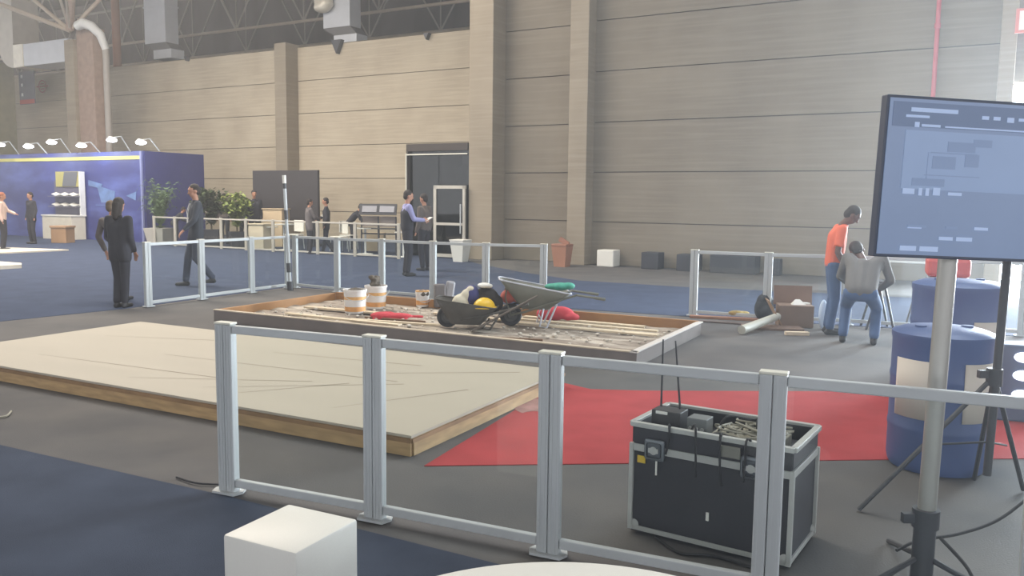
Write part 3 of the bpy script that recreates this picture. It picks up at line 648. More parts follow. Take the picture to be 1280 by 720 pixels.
for i in range(5):
    p=[tuple(fc(.36+random.uniform(0,.35),.06+random.uniform(0,.32),.545+random.uniform(0,.03))) for k in range(7)]
    cable(p,['grey lead looped over the mixer, frontmost','grey lead tangled over the middle of the mixer','grey lead trailing to the mixer left end','grey lead curling at the mixer right end','grey lead crossing the rear of the mixer'][i],.005,M_cabg)
mb=MB(); mb.box((0,0,0),(.10,.012,.055),bevel=.004); tag(mb.build('connector_box',mat('grey connector',(122,120,112),.6)),'grey connector box hanging on the case rim left of the right latch','connector',loc=fc(.50,-.024,.505),rz=FA)
# floor cable at case base
cable([(.72,3.93,.01),(.8,3.75,.01),(.95,3.72,.01),(1.1,3.6,.01),(1.2,3.5,.01)],'black cable lying on floor under the flight case front',.007)
cable([(-1.95,4.72,.01),(-1.8,4.62,.012),(-1.68,4.60,.012),(-1.6,4.55,.03)],'thin black cable on the floor by the leftmost near post',.006)
# ------------------------------------------------------------------ barrels
M_bb=mat('blue drum plastic',(72,92,138),.45,var=.05,vscale=2); M_lab=mat('cream drum label',(204,196,184),.7,var=.04)
def barrel(label,loc,r,h,rz,labels,lid=True):
    t=thing('plastic_drum',label,'barrel',loc,rz)
    mb=MB(); mb.lathe([(r*.93,0),(r*.97,.02),(r,.06),(r,h*.27),(r*1.015,h*.29),(r*1.015,h*.31),(r,h*.33),(r,h*.62),(r*1.015,h*.64),(r*1.015,h*.66),(r,h*.68),(r,h*.90),(r*1.02,h*.92),(r*1.02,h*.955),(r*.96,h*.965),(r*.8,h*.985),(r*.3,h),(0,h)],seg=48); mb.build('drum_body',M_bb,t,True)
    for x,y in ((r*.5,0),(-r*.5,.0)):
        mb=MB(); mb.cyl((x,y,h*.97),(x,y,h*1.005),.035,seg=18); mb.build('bung',M_bb,t,True)
    for a0,a1,z0,z1 in labels:
        mb=MB(); n=14; rr=r*1.022
        vv=[[mb.bm.verts.new((rr*math.cos(a0+(a1-a0)*k/n),rr*math.sin(a0+(a1-a0)*k/n),z)) for k in range(n+1)] for z in (z0,z1)]
        for k in range(n): mb.bm.faces.new((vv[0][k],vv[0][k+1],vv[1][k+1],vv[1][k]))
        lo=mb.build('paper_label',M_lab,t,True); md=lo.modifiers.new('s','SOLIDIFY'); md.thickness=.002
        if abs(a1-a0)>1.0:
            mb=MB()
            for z in (z0+.13,z0+.16,z0+.18):
                aa=a0+(a1-a0)*.45; ab=a0+(a1-a0)*.85; r3=rr+.003
                pts=[(r3*math.cos(aa+(ab-aa)*k/8),r3*math.sin(aa+(ab-aa)*k/8)) for k in range(9)]
                for (x0,y0),(x1,y1) in zip(pts,pts[1:]): mb.face([(x0,y0,z),(x1,y1,z),(x1,y1,z+.009),(x0,y0,z+.009)])
            mb.build('printed_lines',mat('label print',(130,130,140),.8),lo)
    return t
R_=math.radians
barrel('blue plastic drum with cream labels, nearest, behind the screen pole',(2.705,5.15,0.005),.29,.89,0,[(R_(186),R_(232),.34,.70),(R_(268),R_(330),.34,.70)])
barrel('blue plastic drum with one cream label, behind the nearest drum',(3.78,7.0,0.005),.355,1.02,0,[(R_(262),R_(322),.40,.70)])
# red thing behind drums
t=thing('red_crate','faded red crate seen behind the blue drums under the screen','crate',(4.26,8.1,0),-.4)
mb=MB(); mb.box((0,0,.475),(.36,.34,.95),bevel=.02); mb.build('crate_stack',mat('white crate plastic',(176,186,200),.6),t)
mb=MB(); mb.box((-.01,0,1.045),(.38,.35,.19),bevel=.04); mb.build('red_lid',mat('faded red',(206,96,92),.6),t)
# equipment with three lamps
t=thing('lamp_unit','dark box with three white round lamps stacked at the right edge','lamp',(3.93,6.32,0.005),math.radians(-20))
mb=MB(); mb.box((0,0,.295),(.34,.24,.59),bevel=.015); mb.build('lamp_housing',mat('slate housing',(84,96,120),.6),t)
M_lampw=mat('lamp white',(235,240,250),.5,emit=1.6)
for z in (.50,.36,.21):
    mb=MB(); mb.lathe([(.065,-.012),(.06,.012),(0,.016)],M=Matrix.Translation((-.01,-.13,z))@Matrix.Rotation(PI/2,4,'X')@Matrix.Diagonal((1,.62,1,1)),seg=24); mb.build('lamp_lens',M_lampw,t,True)
# ------------------------------------------------------------------ screen on pole
ps=G(1150,738,0); 
t=thing('screen_stand','large flat screen on a silver pole stand at right','screen',(ps.x,ps.y,0),0)
M_pole=mat('silver pole',(160,158,152),.35,.4)
Yp=ps.y
def PD(px,py,Y):
    d=FW+RV*((px-640)/FPX)+UV*((360-py)/FPX); return CP+d*(Y/d.y)
pt=PD(1187,300,Yp)-ps; pb=V(0,0,.55)
tl=PD(1102,118,Yp-.05); bl_=PD(1088,320,Yp-.05)
mb=MB(); mb.cyl(PD(1157,655,Yp)-ps,PD(1186,308,Yp+.06)-ps,.037,seg=20); mb.build('upper_pole',M_pole,t,True)
mb=MB(); mb.cyl((0,0,.02),PD(1157,650,Yp)-ps,.045,seg=20); mb.build('lower_pole',M_black,t,True)
q=PD(1157,650,Yp)-ps
mb=MB(); mb.cyl(q-V(0,0,.03),q+V(0,0,.05),.055,seg=16); mb.box((q.x-.07,q.y,q.z+.01),(.06,.03,.04)); mb.build('collar',M_black,t,True)
for a in (200,320,80):
    a=R_(a); mb=MB(); mb.tube([(0,0,.16),(.18*math.cos(a),.18*math.sin(a),.10),(.5*math.cos(a),.5*math.sin(a),.012)],.013,8); mb.build('leg',M_black,t,True)
# screen: frame of its own plane through three measured corners
wdir=(V(.992,.12,-.033)).normalized()
up=(tl-bl_).normalized(); up=(up-wdir*up.dot(wdir)).normalized()
nrm=wdir.cross(up)  # away from camera?
Hs=(tl-bl_).length; Ws=1.22
def scr(name,cx,cz,w_,h_,th,off,mm,par):
    mb=MB(); mb.box((0,0,0),(w_,th,h_),bevel=.004 if th>.01 else 0); o=mb.build(name,mm,par)
    c=bl_+wdir*cx+up*cz - (nrm if nrm.y>0 else -nrm)*off
    o.matrix_local=Matrix.Translation(c-ps)@Matrix((wdir,(nrm if nrm.y>0 else -nrm),up)).transposed().to_4x4(); return o
M_scr=mat('lit screen blue',(108,124,152),.3,emit=.38)
M_scr2=mat('lit screen header',(86,102,130),.3,emit=.34)
M_scr3=mat('lit screen panel',(118,136,166),.3,emit=.40)
M_bez=mat('screen bezel',(66,74,92),.4)
sc_=scr('screen_casing',Ws/2,Hs/2,Ws,Hs,.045,0,M_bez,t)
scr('display',Ws/2,Hs/2,Ws-.02,Hs-.025,.004,.025,M_scr,t)
scr('display_header',Ws/2,Hs*.885,Ws-.05,Hs*.15,.003,.0275,M_scr2,t)
scr('screen_window',Ws*.47,Hs*.61,Ws*.8,Hs*.36,.003,.0275,M_scr3,t)
M_txt=mat('screen text',(150,167,196),.4,emit=.41)
def bars(lst,nm,mm,off=.0295):
    for i,(cx,cz,w_,h_) in enumerate(lst): scr(nm,cx,cz,w_,h_,.002,off,mm,t)
bars([(.20,Hs*.915,.20,.016),(.13,Hs*.875,.10,.010),(.13,Hs*.825,.02,.02),(.19,Hs*.822,.08,.01),(.70,Hs*.82,.9,.006),(.42,Hs*.89,.03,.014),(.47,Hs*.89,.03,.014),(.53,Hs*.885,.03,.02),(.58,Hs*.89,.03,.012)],'header_text',M_txt)
M_ln=mat('screen drawing',(110,127,156),.4,emit=.38)
bars([(.19,Hs*.56,.002,Hs*.2),(.30,Hs*.52,.24,.004),(.30,Hs*.66,.2,.004),(.26,Hs*.6,.10,.05),(.33,Hs*.70,.12,.04),(.42,Hs*.73,.08,.03),(.38,Hs*.62,.06,.05),(.20,Hs*.475,.14,.03),(.17,Hs*.20,.08,.01),(.32,Hs*.20,.05,.01)],'drawing_block',M_ln)
bars([(.12,Hs*.415,.05,.022),(.17,Hs*.415,.015,.03),(.20,Hs*.415,.015,.03),(.24,Hs*.42,.03,.03),(.32,Hs*.41,.06,.012),(.14,Hs*.06,.07,.02),(.23,Hs*.06,.08,.02),(.30,Hs*.13,.06,.014),(.38,Hs*.13,.07,.016),(.16,Hs*.19,.06,.006),(.45,Hs*.2,.06,.012)],'caption_text',M_txt)
# ------------------------------------------------------------------ black tripod at right
hb=V(2.47,4.22,.78)
hb=PD(1243,470,4.3)
t=thing('speaker_tripod','black tripod stand at the right edge in front of the nearest drum','tripod',(hb.x,hb.y,0),0)
z=hb.z
mb=MB(); mb.cyl((0,0,.22),(.03,.0,1.75),.021,seg=14); mb.build('pole',M_black,t,True)
mb=MB(); mb.cyl((0,0,z-.05),(0,0,z+.04),.04,seg=14); mb.box((-.05,0,z+.01),(.07,.03,.04)); mb.build('hub',M_black,t,True)
for (fx,fy) in ((1073,637),(1279,612)):
    f_=G(fx,fy,.012); mb=MB(); mb.tube([(0,0,z),(f_.x-hb.x,f_.y-hb.y,.012)],.013,8); mb.build('leg',M_black,t,True)
mb=MB(); mb.tube([(0,0,z),(.25,.55,.012)],.013,8); mb.build('leg',M_black,t,True)
mb=MB(); mb.tube([(-.02,0,.40),(-.32,.07,.36)],.006,6); mb.tube([(0,0,.40),(.14,.08,.36)],.006,6); mb.build('brace',M_black,t,True)
cable([(2.0,3.85,.42),(2.2,4.1,.40),(2.4,4.3,.43),(2.7,4.2,.42),(3.1,4.1,.45)][:0] or [(1.72,3.55,.12),(1.85,3.6,.15),(2.05,3.65,.16),(2.3,3.75,.2),(2.6,3.9,.33)],'black cable running from the screen pole to the right edge',.007)
cable([(1.95,3.62,.15),(2.0,3.5,.08),(2.02,3.38,.012),(2.1,3.2,.012)],'black cable dropping to the floor beside the screen pole',.008)
cable([(1.45,3.42,.012),(1.6,3.44,.02),(1.75,3.4,.012),(1.95,3.35,.012)],'black cable on the floor at the screen pole foot',.008)
mb=MB(); mb.box((0,0,.006),(.3,.2,.008)); tag(mb.build('paper_sheet',mat('blue grey paper',(132,140,160),.8)),'blue grey sheet on the floor at the bottom right','paper',loc=(2.12,3.3,0),rz=.2)

# ------------------------------------------------------------------ small things by the wall
def cubebox(name,label,cat,px0,px1,pyt,pyb,mm,h=None,group=None,deep=None):
    a=W(px0,pyb,0); b=W(px1,pyb,0); c=(a+b)/2; wd=(b-a).length*.86; Y=c.y; h=(pyb-pyt)/1046*Y; dp=min(wd,.5)
    mb=MB(); mb.box((0,.12,h/2),(wd,dp,h),bevel=.02); return tag(mb.build(name,mm),label,cat,group,loc=(c.x,c.y,0),rz=WA)
M_dcube=mat('charcoal fabric',(52,53,60),.85)
cubebox('pouf','white cube pouf against the wall right of the pier','pouf',746,770,313,334,M_white)
cubebox('pouf','charcoal cube pouf against wall, nearest to the white pouf','pouf',801,826,315,336,M_dcube)
cubebox('pouf','charcoal cube pouf half hidden by the left post of right barrier','pouf',845,874,316,337,M_dcube)
cubebox('bench','long charcoal bench behind the right glass barrier','bench',884,950,318,341,M_dcube,deep=.6)
cubebox('pouf','charcoal cube pouf at right end of the long bench','pouf',956,976,320,341,M_dcube)
g=G(703,332); t=thing('waste_bin','terracotta brown bin with flap standing against the concrete pier','bin',(g.x-.03,g.y-.3,0),WA)
mb=MB(); mb.hull([(-.15,-.15,0),(.15,-.15,0),(.15,.15,0),(-.15,.15,0),(-.2,-.2,.5),(.2,-.2,.5),(.2,.2,.5),(-.2,.2,.5)]); mb.build('bin_body',mat('terracotta plastic',(160,112,88),.7,var=.06),t)
mb=MB(); mb.box((0,0,.53),(.42,.42,.07),bevel=.02); mb.box((.05,0,.62),(.28,.05,.12),rot=(0,.5,0)); mb.build('bin_lid',mat('terracotta dark',(146,100,80),.7),t)
# white table far right beyond barrier
g=G(1120,366); t=thing('white_table','low white table behind the crouching worker','table',(g.x,g.y,0),WA)
mb=MB(); mb.box((.3,0,.60),(1.6,.5,.05),bevel=.01); mb.build('tabletop',M_white,t)
for x in (-.4,1.0):
    mb=MB(); mb.box((x,0,.29),(.05,.4,.58)); mb.build('leg',M_white,t)
g=G(1110,366); mb=MB(); mb.box((0,0,.09),(.36,.3,.18),bevel=.01); p=V(g.x,g.y,0); tag(mb.build('white_box',mat('cream carton',(214,208,186),.7)),'cream carton on the white table behind the worker','box',loc=(p.x,p.y,.627),rz=WA)
# ------------------------------------------------------------------ materials near the workers
g=G(955,401)
t=thing('backpack','black backpack leaning by the right barrier post','backpack',(g.x,g.y,.0),.2)
mb=MB(); mb.ball((0,0,.17),(.15,.11,.18)); mb.ball((0,0,.28),(.12,.09,.11)); mb.ball((0,-.08,.13),(.11,.06,.10)); mb.build('bag_body',mat('black nylon',(44,46,52),.8,var=.2),t,remesh=.012)
mb=MB(); mb.tube([(-.04,0,.37),(-.03,0,.42),(.03,0,.42),(.04,0,.37)],.008,6); mb.tube([(.11,-.05,.3),(.2,-.06,.22),(.15,-.05,.06)],.014,6); mb.build('strap',M_rubber,t,True)
mb=MB(); mb.ball((.14,-.03,.24),(.05,.05,.06)); mb.build('side_pouch',mat('blue grey pouch',(86,92,124),.8),t,True)
def bx(name,label,cat,px,py,d,mm,rz=0,z=0,rot=None,group=None,zoff=None):
    g=G(px,py,z); mb=MB(); mb.box((0,0,d[2]/2),d,bevel=.004); o=mb.build(name,mm); tag(o,label,cat,group,loc=(g.x,g.y,z if z else 0)); o.rotation_euler=rot or (0,0,rz); return o
o=bx('timber_board','long reddish board along the foot of the right barrier','board',905,399,(.95,.12,.035),mat('reddish board',(150,110,88),.8,var=.15),rz=-.28)
o=bx('timber_board','dark board lying on floor before the reddish board','board',908,404,(.75,.14,.02),mat('dark board',(90,78,74),.8,var=.15),rz=-.42)
g=G(920,394,.05); mb=MB(); mb.ball((0,0,.03),(.12,.06,.04)); mb.ball((.1,.02,.03),(.1,.05,.03)); tag(mb.build('cloth_heap',mat('yellow brown rag',(168,142,84),.9,var=.3,vscale=12),remesh=.012),'yellow brown rag lying on the reddish board','cloth',loc=(g.x,g.y,.05))
# rolled pale tube
a=G(927,413,.06); b=G(972,396,.14)
mb=MB(); L_=(b-a).length; mb.cyl((-L_/2,0,0),(L_/2,0,0),.055,.05,seg=20); o=mb.build('rolled_sheet',mat('pale grey roll',(178,176,164),.6,var=.06),smooth=True)
tag(o,'pale grey rolled sheet lying on the brown boards','roll'); c=(a+b)/2; o.location=(c.x,c.y,.105); dd=(b-a).normalized(); o.rotation_euler=dd.to_track_quat('X','Z').to_euler()
bx('flat_board','flat brown board lying under the pale roll','board',965,411,(.75,.34,.03),mat('brown flat board',(112,92,80),.8,var=.1),rz=-.1)
t=thing('cardboard_box','open brown cardboard box with raised flap before the orange shirt man','box',G(995,410),.0)
t.rotation_euler=(0,0,-.15)
mb=MB(); mb.box((0,.16,.15),(.44,.32,.29),bevel=.005); mb.build('box_body',mat('dark cardboard',(124,104,90),.85,var=.1),t)
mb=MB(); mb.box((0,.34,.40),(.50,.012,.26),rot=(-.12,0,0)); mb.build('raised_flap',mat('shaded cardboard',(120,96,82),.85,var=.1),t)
mb=MB(); mb.box((-.28,.1,.20),(.012,.34,.36),rot=(0,-.5,0)); mb.build('side_flap',M_card,t)
bx('white_plank','short pale wooden block in front of the cardboard box','wood block',996,419,(.29,.08,.045),mat('pale wood block',(206,188,164),.8),rz=-.05)
g=G(1006,385,.31); mb=MB(); mb.hull([(-.09,-.06,0),(.1,-.06,0),(.08,.06,0),(-.07,.06,0),(-.03,0,.07),(.03,0,.07)]); tag(mb.build('white_paper',M_white),'crumpled white paper on top of the cardboard box','paper',loc=tuple(t.location+V(.05,.14,.297)))
mb=MB(); mb.box((0,0,.008),(.16,.1,.016)); tag(mb.build('white_packet',M_white),'flat white packet at the right end of cardboard box top','packet',loc=tuple(t.location+V(.15,.22,.297)),rz=.2)
mb=MB(); mb.ball((0,0,.2),(.06,.05,.2)); mb.ball((.05,0,.1),(.05,.04,.12)); g=G(1028,412); tag(mb.build('plastic_bag',mat('translucent white bag',(190,206,226),.5),remesh=.012),'white plastic bag hanging beside the orange shirt man','bag',loc=(g.x,g.y,0))
def sawhorse(px,py,lab,h=.62):
    g=G(px,py); t=thing('trestle',lab,'trestle',(g.x,g.y,0),-.2)
    for sx in (-1,1):
        mb=MB(); mb.cyl((sx*.02,0,h),(sx*.17,0,.0),.016,seg=8); mb.build('leg',M_black,t,True)
        mb=MB(); mb.cyl((sx*.02,.35,h),(sx*.17,.35,.0),.016,seg=8); mb.build('leg',M_black,t,True)
    mb=MB(); mb.box((0,.17,h+.01),(.08,.5,.03)); mb.build('top_bar',M_black,t)
sawhorse(1100,413,'dark trestle legs beside the crouching worker')
# ladder-like strut leaning behind drums
a=G(1133,405,.0); mb=MB(); mb.cyl((0,0,.02),(.26,.25,.60),.014,seg=8); tag(mb.build('folded_strut',M_black,smooth=True),'dark thin strut leaning left of the rear drum','strut',loc=(a.x,a.y,0))
# ------------------------------------------------------------------ people
def person(label, loc, rz, J=None, H=1.75, skin=None, top=None, bottom=None, shoe=None, hair=None, coat=False, short=False, long_hair=False, skirt=False, fine=.012, fingers=True, cat='person'):
    """local frame: +y is where the body faces, +x its right"""
    S=H/1.75; skin=skin or M_skin; top=top or M_suit; bottom=bottom or M_suit; shoe=shoe or M_rubber; hair=hair or M_hair
    P=dict(pel=(0,0,.95),che=(0,0,1.30),nec=(0,0,1.48),hea=(0,.025,1.635),
        shR=(.185,0,1.42),elR=(.235,-.02,1.14),wrR=(.25,.05,.88), shL=(-.185,0,1.42),elL=(-.235,-.02,1.14),wrL=(-.25,.05,.88),
        hiR=(.09,0,.92),knR=(.10,.03,.50),anR=(.10,-.02,.085), hiL=(-.09,0,.92),knL=(-.10,.03,.50),anL=(-.10,-.02,.085), look=(0,1,0))
    P.update(J or {}); P={k:V(*v)*(S if k!='look' else 1) for k,v in P.items()}
    t=thing('person',label,cat,loc,rz)
    lat=(P['shR']-P['shL']).normalized(); latp=(P['hiR']-P['hiL']).normalized()
    up=(P['hea']-P['nec']).normalized(); look=P['look'].normalized()
    hx=look.cross(up).normalized(); hy=up.cross(hx).normalized(); HR=Matrix((hx,hy,up)).transposed()
    def hp(x,y,z): return P['hea']+HR@V(x,y,z)*S
    b=MB()
    # torso
    def torso(mb,e=0,lo=True):
        for k in (-1,1):
            mb.cap(P['pel']+latp*k*.075*S,P['che']+lat*k*.085*S,(.092+e)*S,(.098+e)*S)
            mb.cap(P['che']+lat*k*.085*S,P['sh'+('R' if k>0 else 'L')]-lat*k*.03*S-V(0,0,.01),(.098+e)*S,(.058+e)*S)
        mb.cap(P['pel'],P['che'],(.10+e)*S,(.11+e)*S)
        mb.cap(P['che'],P['nec']-V(0,0,.02)*S,(.10+e)*S,(.055+e*.3)*S)
    torso(b,-.008)
    b.cap(P['nec']-up*.03*S,P['hea']-up*.06*S,.052*S,.05*S)
    # head
    b.ball(hp(0,-.005,.025),(.074*S,.092*S,.092*S),16,HR); b.ball(hp(0,.02,-.045),(.056*S,.066*S,.072*S),14,HR); b.ball(hp(0,.04,-.085),(.032*S,.032*S,.026*S),10,HR)
    b.cap(hp(0,.086,.01),hp(0,.106,-.03),.010*S,.014*S); b.ball(hp(0,.083,-.062),(.022*S,.010*S,.007*S),8,HR); b.ball(hp(0,.083,.035),(.05*S,.014*S,.01*S),8,HR)
    for k in (-1,1): b.ball(hp(k*.076,-.005,-.01),(.012*S,.022*S,.032*S),8,HR)
    # arms, hands
    for sd,k in (('R',1),('L',-1)):
        sh,el,wr=P['sh'+sd],P['el'+sd],P['wr'+sd]
        b.cap(sh,el,.046*S,.037*S); b.cap(el,el.lerp(wr,.3),.037*S,.040*S); b.cap(el.lerp(wr,.3),wr,.040*S,.026*S)
        d=(wr-el).normalized(); side=d.cross(V(0,1,0.001)); side=side.normalized() if side.length>.1 else V(1,0,0); inn=d.cross(side).normalized()
        pm=wr+d*.05*S
        for q in (-1,-.3,.3,1): b.cap(wr+side*q*.014*S,wr+d*.085*S+side*q*.030*S,.016*S,.013*S,8)
        if fingers:
            for q,l in ((-1,.062),(-.33,.075),(.33,.080),(1,.070)):
                f0=wr+d*.088*S+side*q*.030*S; f1=f0+d*l*.5*S+inn*.012*S; f2=f1+d*l*.42*S+inn*.03*S
                b.cap(f0,f1,.0095*S,.009*S,8); b.cap(f1,f2,.009*S,.0075*S,8)
            t0=wr+d*.03*S+side*.025*S; t1=t0+side*.032*S+d*.032*S+inn*.012*S; b.cap(t0,t1,.012*S,.010*S,8); b.cap(t1,t1+d*.03*S+inn*.012*S,.010*S,.008*S,8)
    for sd in 'RL':
        hi,kn,an=P['hi'+sd],P['kn'+sd],P['an'+sd]
        b.cap(hi,kn,.078*S,.053*S); b.cap(kn,kn.lerp(an,.3),.052*S,.052*S); b.cap(kn.lerp(an,.3),an,.052*S,.034*S)
    b.build('body',skin,t,remesh=fine*S)
    # upper garment
    mb=MB(); torso(mb,.012)
    if coat:
        for sd,k in (('R',1),('L',-1)):
            mb.cap(P['pel']+latp*k*.07*S,P['hi'+sd].lerp(P['kn'+sd],.28),.115*S,.105*S)
    for sd in 'RL':
        sh,el,wr=P['sh'+sd],P['el'+sd],P['wr'+sd]
        if short: mb.cap(sh,sh.lerp(el,.55),.062*S,.06*S); mb.cyl(sh.lerp(el,.55),sh.lerp(el,.78),.062*S,.066*S,12)
        else: mb.cap(sh,el,.060*S,.052*S); mb.cap(el,el.lerp(wr,.9),.052*S,.042*S)
    mb.build('shirt' if not coat else 'jacket',top,t,remesh=.014*S)
    mb=MB()
    for sd,k in (('R',1),('L',-1)):
        hi,kn,an=P['hi'+sd],P['kn'+sd],P['an'+sd]
        mb.cap(P['pel']-V(0,0,.02)*S,hi,.105*S,.098*S); mb.cap(hi,kn,.094*S,.070*S); mb.cap(kn,an+V(0,0,.03)*S,.068*S,.058*S)
    mb.build('trousers',bottom,t,remesh=.014*S)
    for sd in 'RL':
        an=P['an'+sd]; kn=P['kn'+sd]; mb=MB(); z0=an.z-.085*S
        fd=V(0,1,0)
        mb.cap(an-V(0,0,.045)*S-fd*.03*S,an-V(0,0,.05)*S+fd*.15*S,.04*S,.032*S); mb.cap(an,an-V(0,0,.04)*S,.045*S,.042*S)
        mb.build('shoe',shoe,t,remesh=.012*S)
    mb=MB(); mb.ball(hp(0,-.018,.042),(.083*S,.093*S,.088*S),16,HR); mb.ball(hp(0,-.05,-.01),(.07*S,.06*S,.075*S),12,HR)
    if long_hair: mb.cap(hp(0,-.06,0),hp(0,-.07,-.2),.07*S,.05*S); mb.cap(hp(.05,-.03,0),hp(.06,-.05,-.16),.04*S,.03*S); mb.cap(hp(-.05,-.03,0),hp(-.06,-.05,-.16),.04*S,.03*S)
    hb_=mb.build('hair',hair,t,remesh=.011*S)
    # keep the face clear of hair
    bmh=bmesh.new(); bmh.from_mesh(hb_.data); inv=HR.transposed()
    dele=[v for v in bmh.verts if (lambda q:(q.y>.035*S and q.z<.055*S))(inv@(v.co-P['hea']))]
    bmesh.ops.delete(bmh,geom=dele,context='VERTS'); bmh.to_mesh(hb_.data); bmh.free()
    t['_P']=0; del t['_P']
    return t,P,HR
def deg(a): return math.radians(a)
M_or=mat('orange shirt cloth',(214,98,66),.8,var=.05); M_jean=mat('blue work trousers',(64,88,126),.85,var=.12,vscale=6); M_gsh=mat('grey green shirt',(100,98,96),.85,var=.08)
# orange worker: seen from behind-left, facing right
person('man in orange t-shirt and blue trousers standing with head bowed',(4.03,10.42,0),deg(-103),
  dict(pel=(0,0,.93),che=(0,.03,1.27),nec=(0,.10,1.44),hea=(0,.20,1.555),look=(0,1,-.7),
   shR=(.19,.06,1.38),shL=(-.19,.06,1.38),elR=(.23,.01,1.09),wrR=(.23,.13,.88),elL=(-.24,.02,1.10),wrL=(-.19,.20,.92)),
  H=1.69,skin=M_skin_dark,top=M_or,bottom=M_jean,short=True,fine=.010)
person('man in grey shirt and blue trousers crouching with his back turned',(4.1,9.72,0),deg(-27),
  dict(pel=(0,-.05,.63),che=(0,.18,.87),nec=(-.03,.33,.97),hea=(-.10,.44,1.07),look=(0,1,-.9),
   shR=(.20,.29,1.00),shL=(-.20,.29,1.00),elR=(.30,.30,.74),wrR=(.18,.50,.62),elL=(-.27,.36,.76),wrL=(-.12,.52,.62),
   hiR=(.10,-.05,.60),hiL=(-.10,-.05,.60),knR=(.17,.20,.42),knL=(-.17,.20,.42),anR=(.17,-.02,.085),anL=(-.17,-.02,.085)),
  H=1.75,skin=M_skin_dark,top=M_gsh,bottom=M_jean,fine=.010)
M_dark=mat('charcoal coat cloth',(44,44,52),.9,var=.12,vscale=6); M_brown=mat('brown grey cloth',(92,84,80),.9,var=.1)
# walking man: faces left, striding
t_,P_,HR_=person('man in dark suit with a badge striding behind the left barrier',(-5.74,15.12,.006),deg(122),
  dict(knR=(.09,.13,.50),anR=(.09,.18,.085),knL=(-.09,.04,.50),anL=(-.09,-.22,.13),elR=(.25,-.08,1.15),wrR=(.24,.02,.90),elL=(-.25,.08,1.15),wrL=(-.2,.24,.98),look=(-.1,.9,0)),
  H=1.84,top=mat('slate suit',(58,62,70),.9,var=.1),bottom=mat('grey blue trousers',(62,68,84),.9,var=.1),coat=True)
mb=MB(); mb.box((-.03,.155,1.18),(.07,.012,.1)); mb.build('badge',M_white,t_)
mb=MB(); mb.tube([(-.05,.10,1.5),(-.09,.145,1.38),(-.03,.15,1.24)],.006,6); mb.tube([(.05,.10,1.5),(.03,.15,1.35),(-.03,.15,1.24)],.006,6); mb.build('lanyard',M_white,t_,True)
person('woman in dark clothes standing with back turned at left, nearest',(-5.72,12.1,0.0),deg(-12),
  dict(anR=(.06,.0,.085),anL=(-.07,-.02,.085),knR=(.06,.03,.5),knL=(-.07,.03,.5),elL=(-.25,.04,1.12),wrL=(-.22,.2,.98),elR=(.22,-.02,1.12),wrR=(.18,.12,.9)),
  H=1.60,top=M_dark,bottom=M_dark,coat=True,long_hair=True)
person('person in brown grey jacket standing just left of the dark dressed woman',(-6.08,12.9,.006),deg(-20),
  dict(che=(-.16,.05,1.25),nec=(-.24,.08,1.40),hea=(-.28,.12,1.55),shR=(-.06,.06,1.36),shL=(-.42,.04,1.33),elR=(.02,.1,1.1),wrR=(-.06,.28,1.0),elL=(-.50,.02,1.06),wrL=(-.44,.1,.82),anR=(.05,0,.085),anL=(-.06,-.02,.085),knR=(.06,.03,.5),knL=(-.06,.03,.5)),H=1.62,top=M_brown,bottom=M_dark,coat=True,hair=mat('brown hair',(92,76,60),.8,var=.2,vscale=30))
person('man in dark suit with white badge standing before the display shelves',(-15.75,27.3,.006),deg(150),dict(),H=1.68,top=M_dark,bottom=M_dark,coat=True,fingers=False,fine=.02)
person('person in pale pink shirt standing at the left picture edge',(-14.75,24.1,.006),deg(-70),dict(elL=(-.24,.1,1.2),wrL=(-.2,.32,1.1)),H=1.66,top=mat('pale pink shirt',(204,178,166),.85),bottom=M_dark,hair=mat('reddish hair',(138,84,60),.8),fingers=False,fine=.02)
t_,P_,HR_=person('man in lavender shirt and dark vest reading papers near the doorway',(-2.22,17.55,.006),deg(-70),
  dict(elR=(.25,.08,1.17),wrR=(.12,.33,1.15),elL=(-.25,.08,1.17),wrL=(-.12,.33,1.15),look=(0,1,-.5)),H=1.80,top=mat('lavender shirt',(138,138,178),.8),bottom=M_dark)
mb=MB(); mb.box((0,.44,1.20),(.26,.18,.008),rot=(.5,0,0)); mb.build('paper_sheets',M_white,t_)
mb=MB()
for k in (-1,1): mb.cap((k*.08,.0,1.02),(k*.09,0,1.33),.125,.128)
mb.cap((0,0,1.0),(0,0,1.3),.13,.14); mb.build('vest',M_dark,t_,remesh=.018)
person('person in dark clothing just behind the man in lavender shirt',(-2.0,18.9,.006),deg(60),dict(),H=1.74,top=M_brown,bottom=M_dark,fingers=False,fine=.02)
g=G(384,319); t_,P_,HR_=person('man in grey jacket with papers, left of the pair behind far barrier',(g.x-.05,g.y+.5,.006),deg(-60),dict(elR=(.24,.1,1.17),wrR=(.1,.3,1.12)),H=1.58,top=mat('mid grey jacket',(98,92,92),.9),bottom=M_dark,coat=True,fingers=False,fine=.02)
mb=MB(); mb.box((.1,.40,1.15),(.22,.02,.16),rot=(-.4,0,0)); mb.build('paper_sheets',M_white,t_)
g=G(397,319); person('man in black, right of the pair behind the far barrier',(g.x+.15,g.y+.5,.006),deg(100),dict(elR=(.24,.1,1.17),wrR=(.1,.3,1.05),anR=(.12,.12,.085),anL=(-.12,-.2,.085)),H=1.62,top=M_dark,bottom=M_dark,coat=True,fingers=False,fine=.02)
def bgp(px,ptop,Y,lab,tm,rz,J=None):
    x=(px-640)/1046*Y; z=1.65-(ptop-(249+.012*(px-640)))/1046*Y
    return person(lab,(x,Y,.006),rz,J or {},H=min(1.85,z/1.0),top=tm,bottom=M_dark,fingers=False,fine=.022)
bgp(279,242,28.5,'dark haired person standing behind the plants, left one',M_brown,deg(170))
bgp(303,246,28.2,'dark haired person behind the light green plant, middle one',M_dark,deg(160))
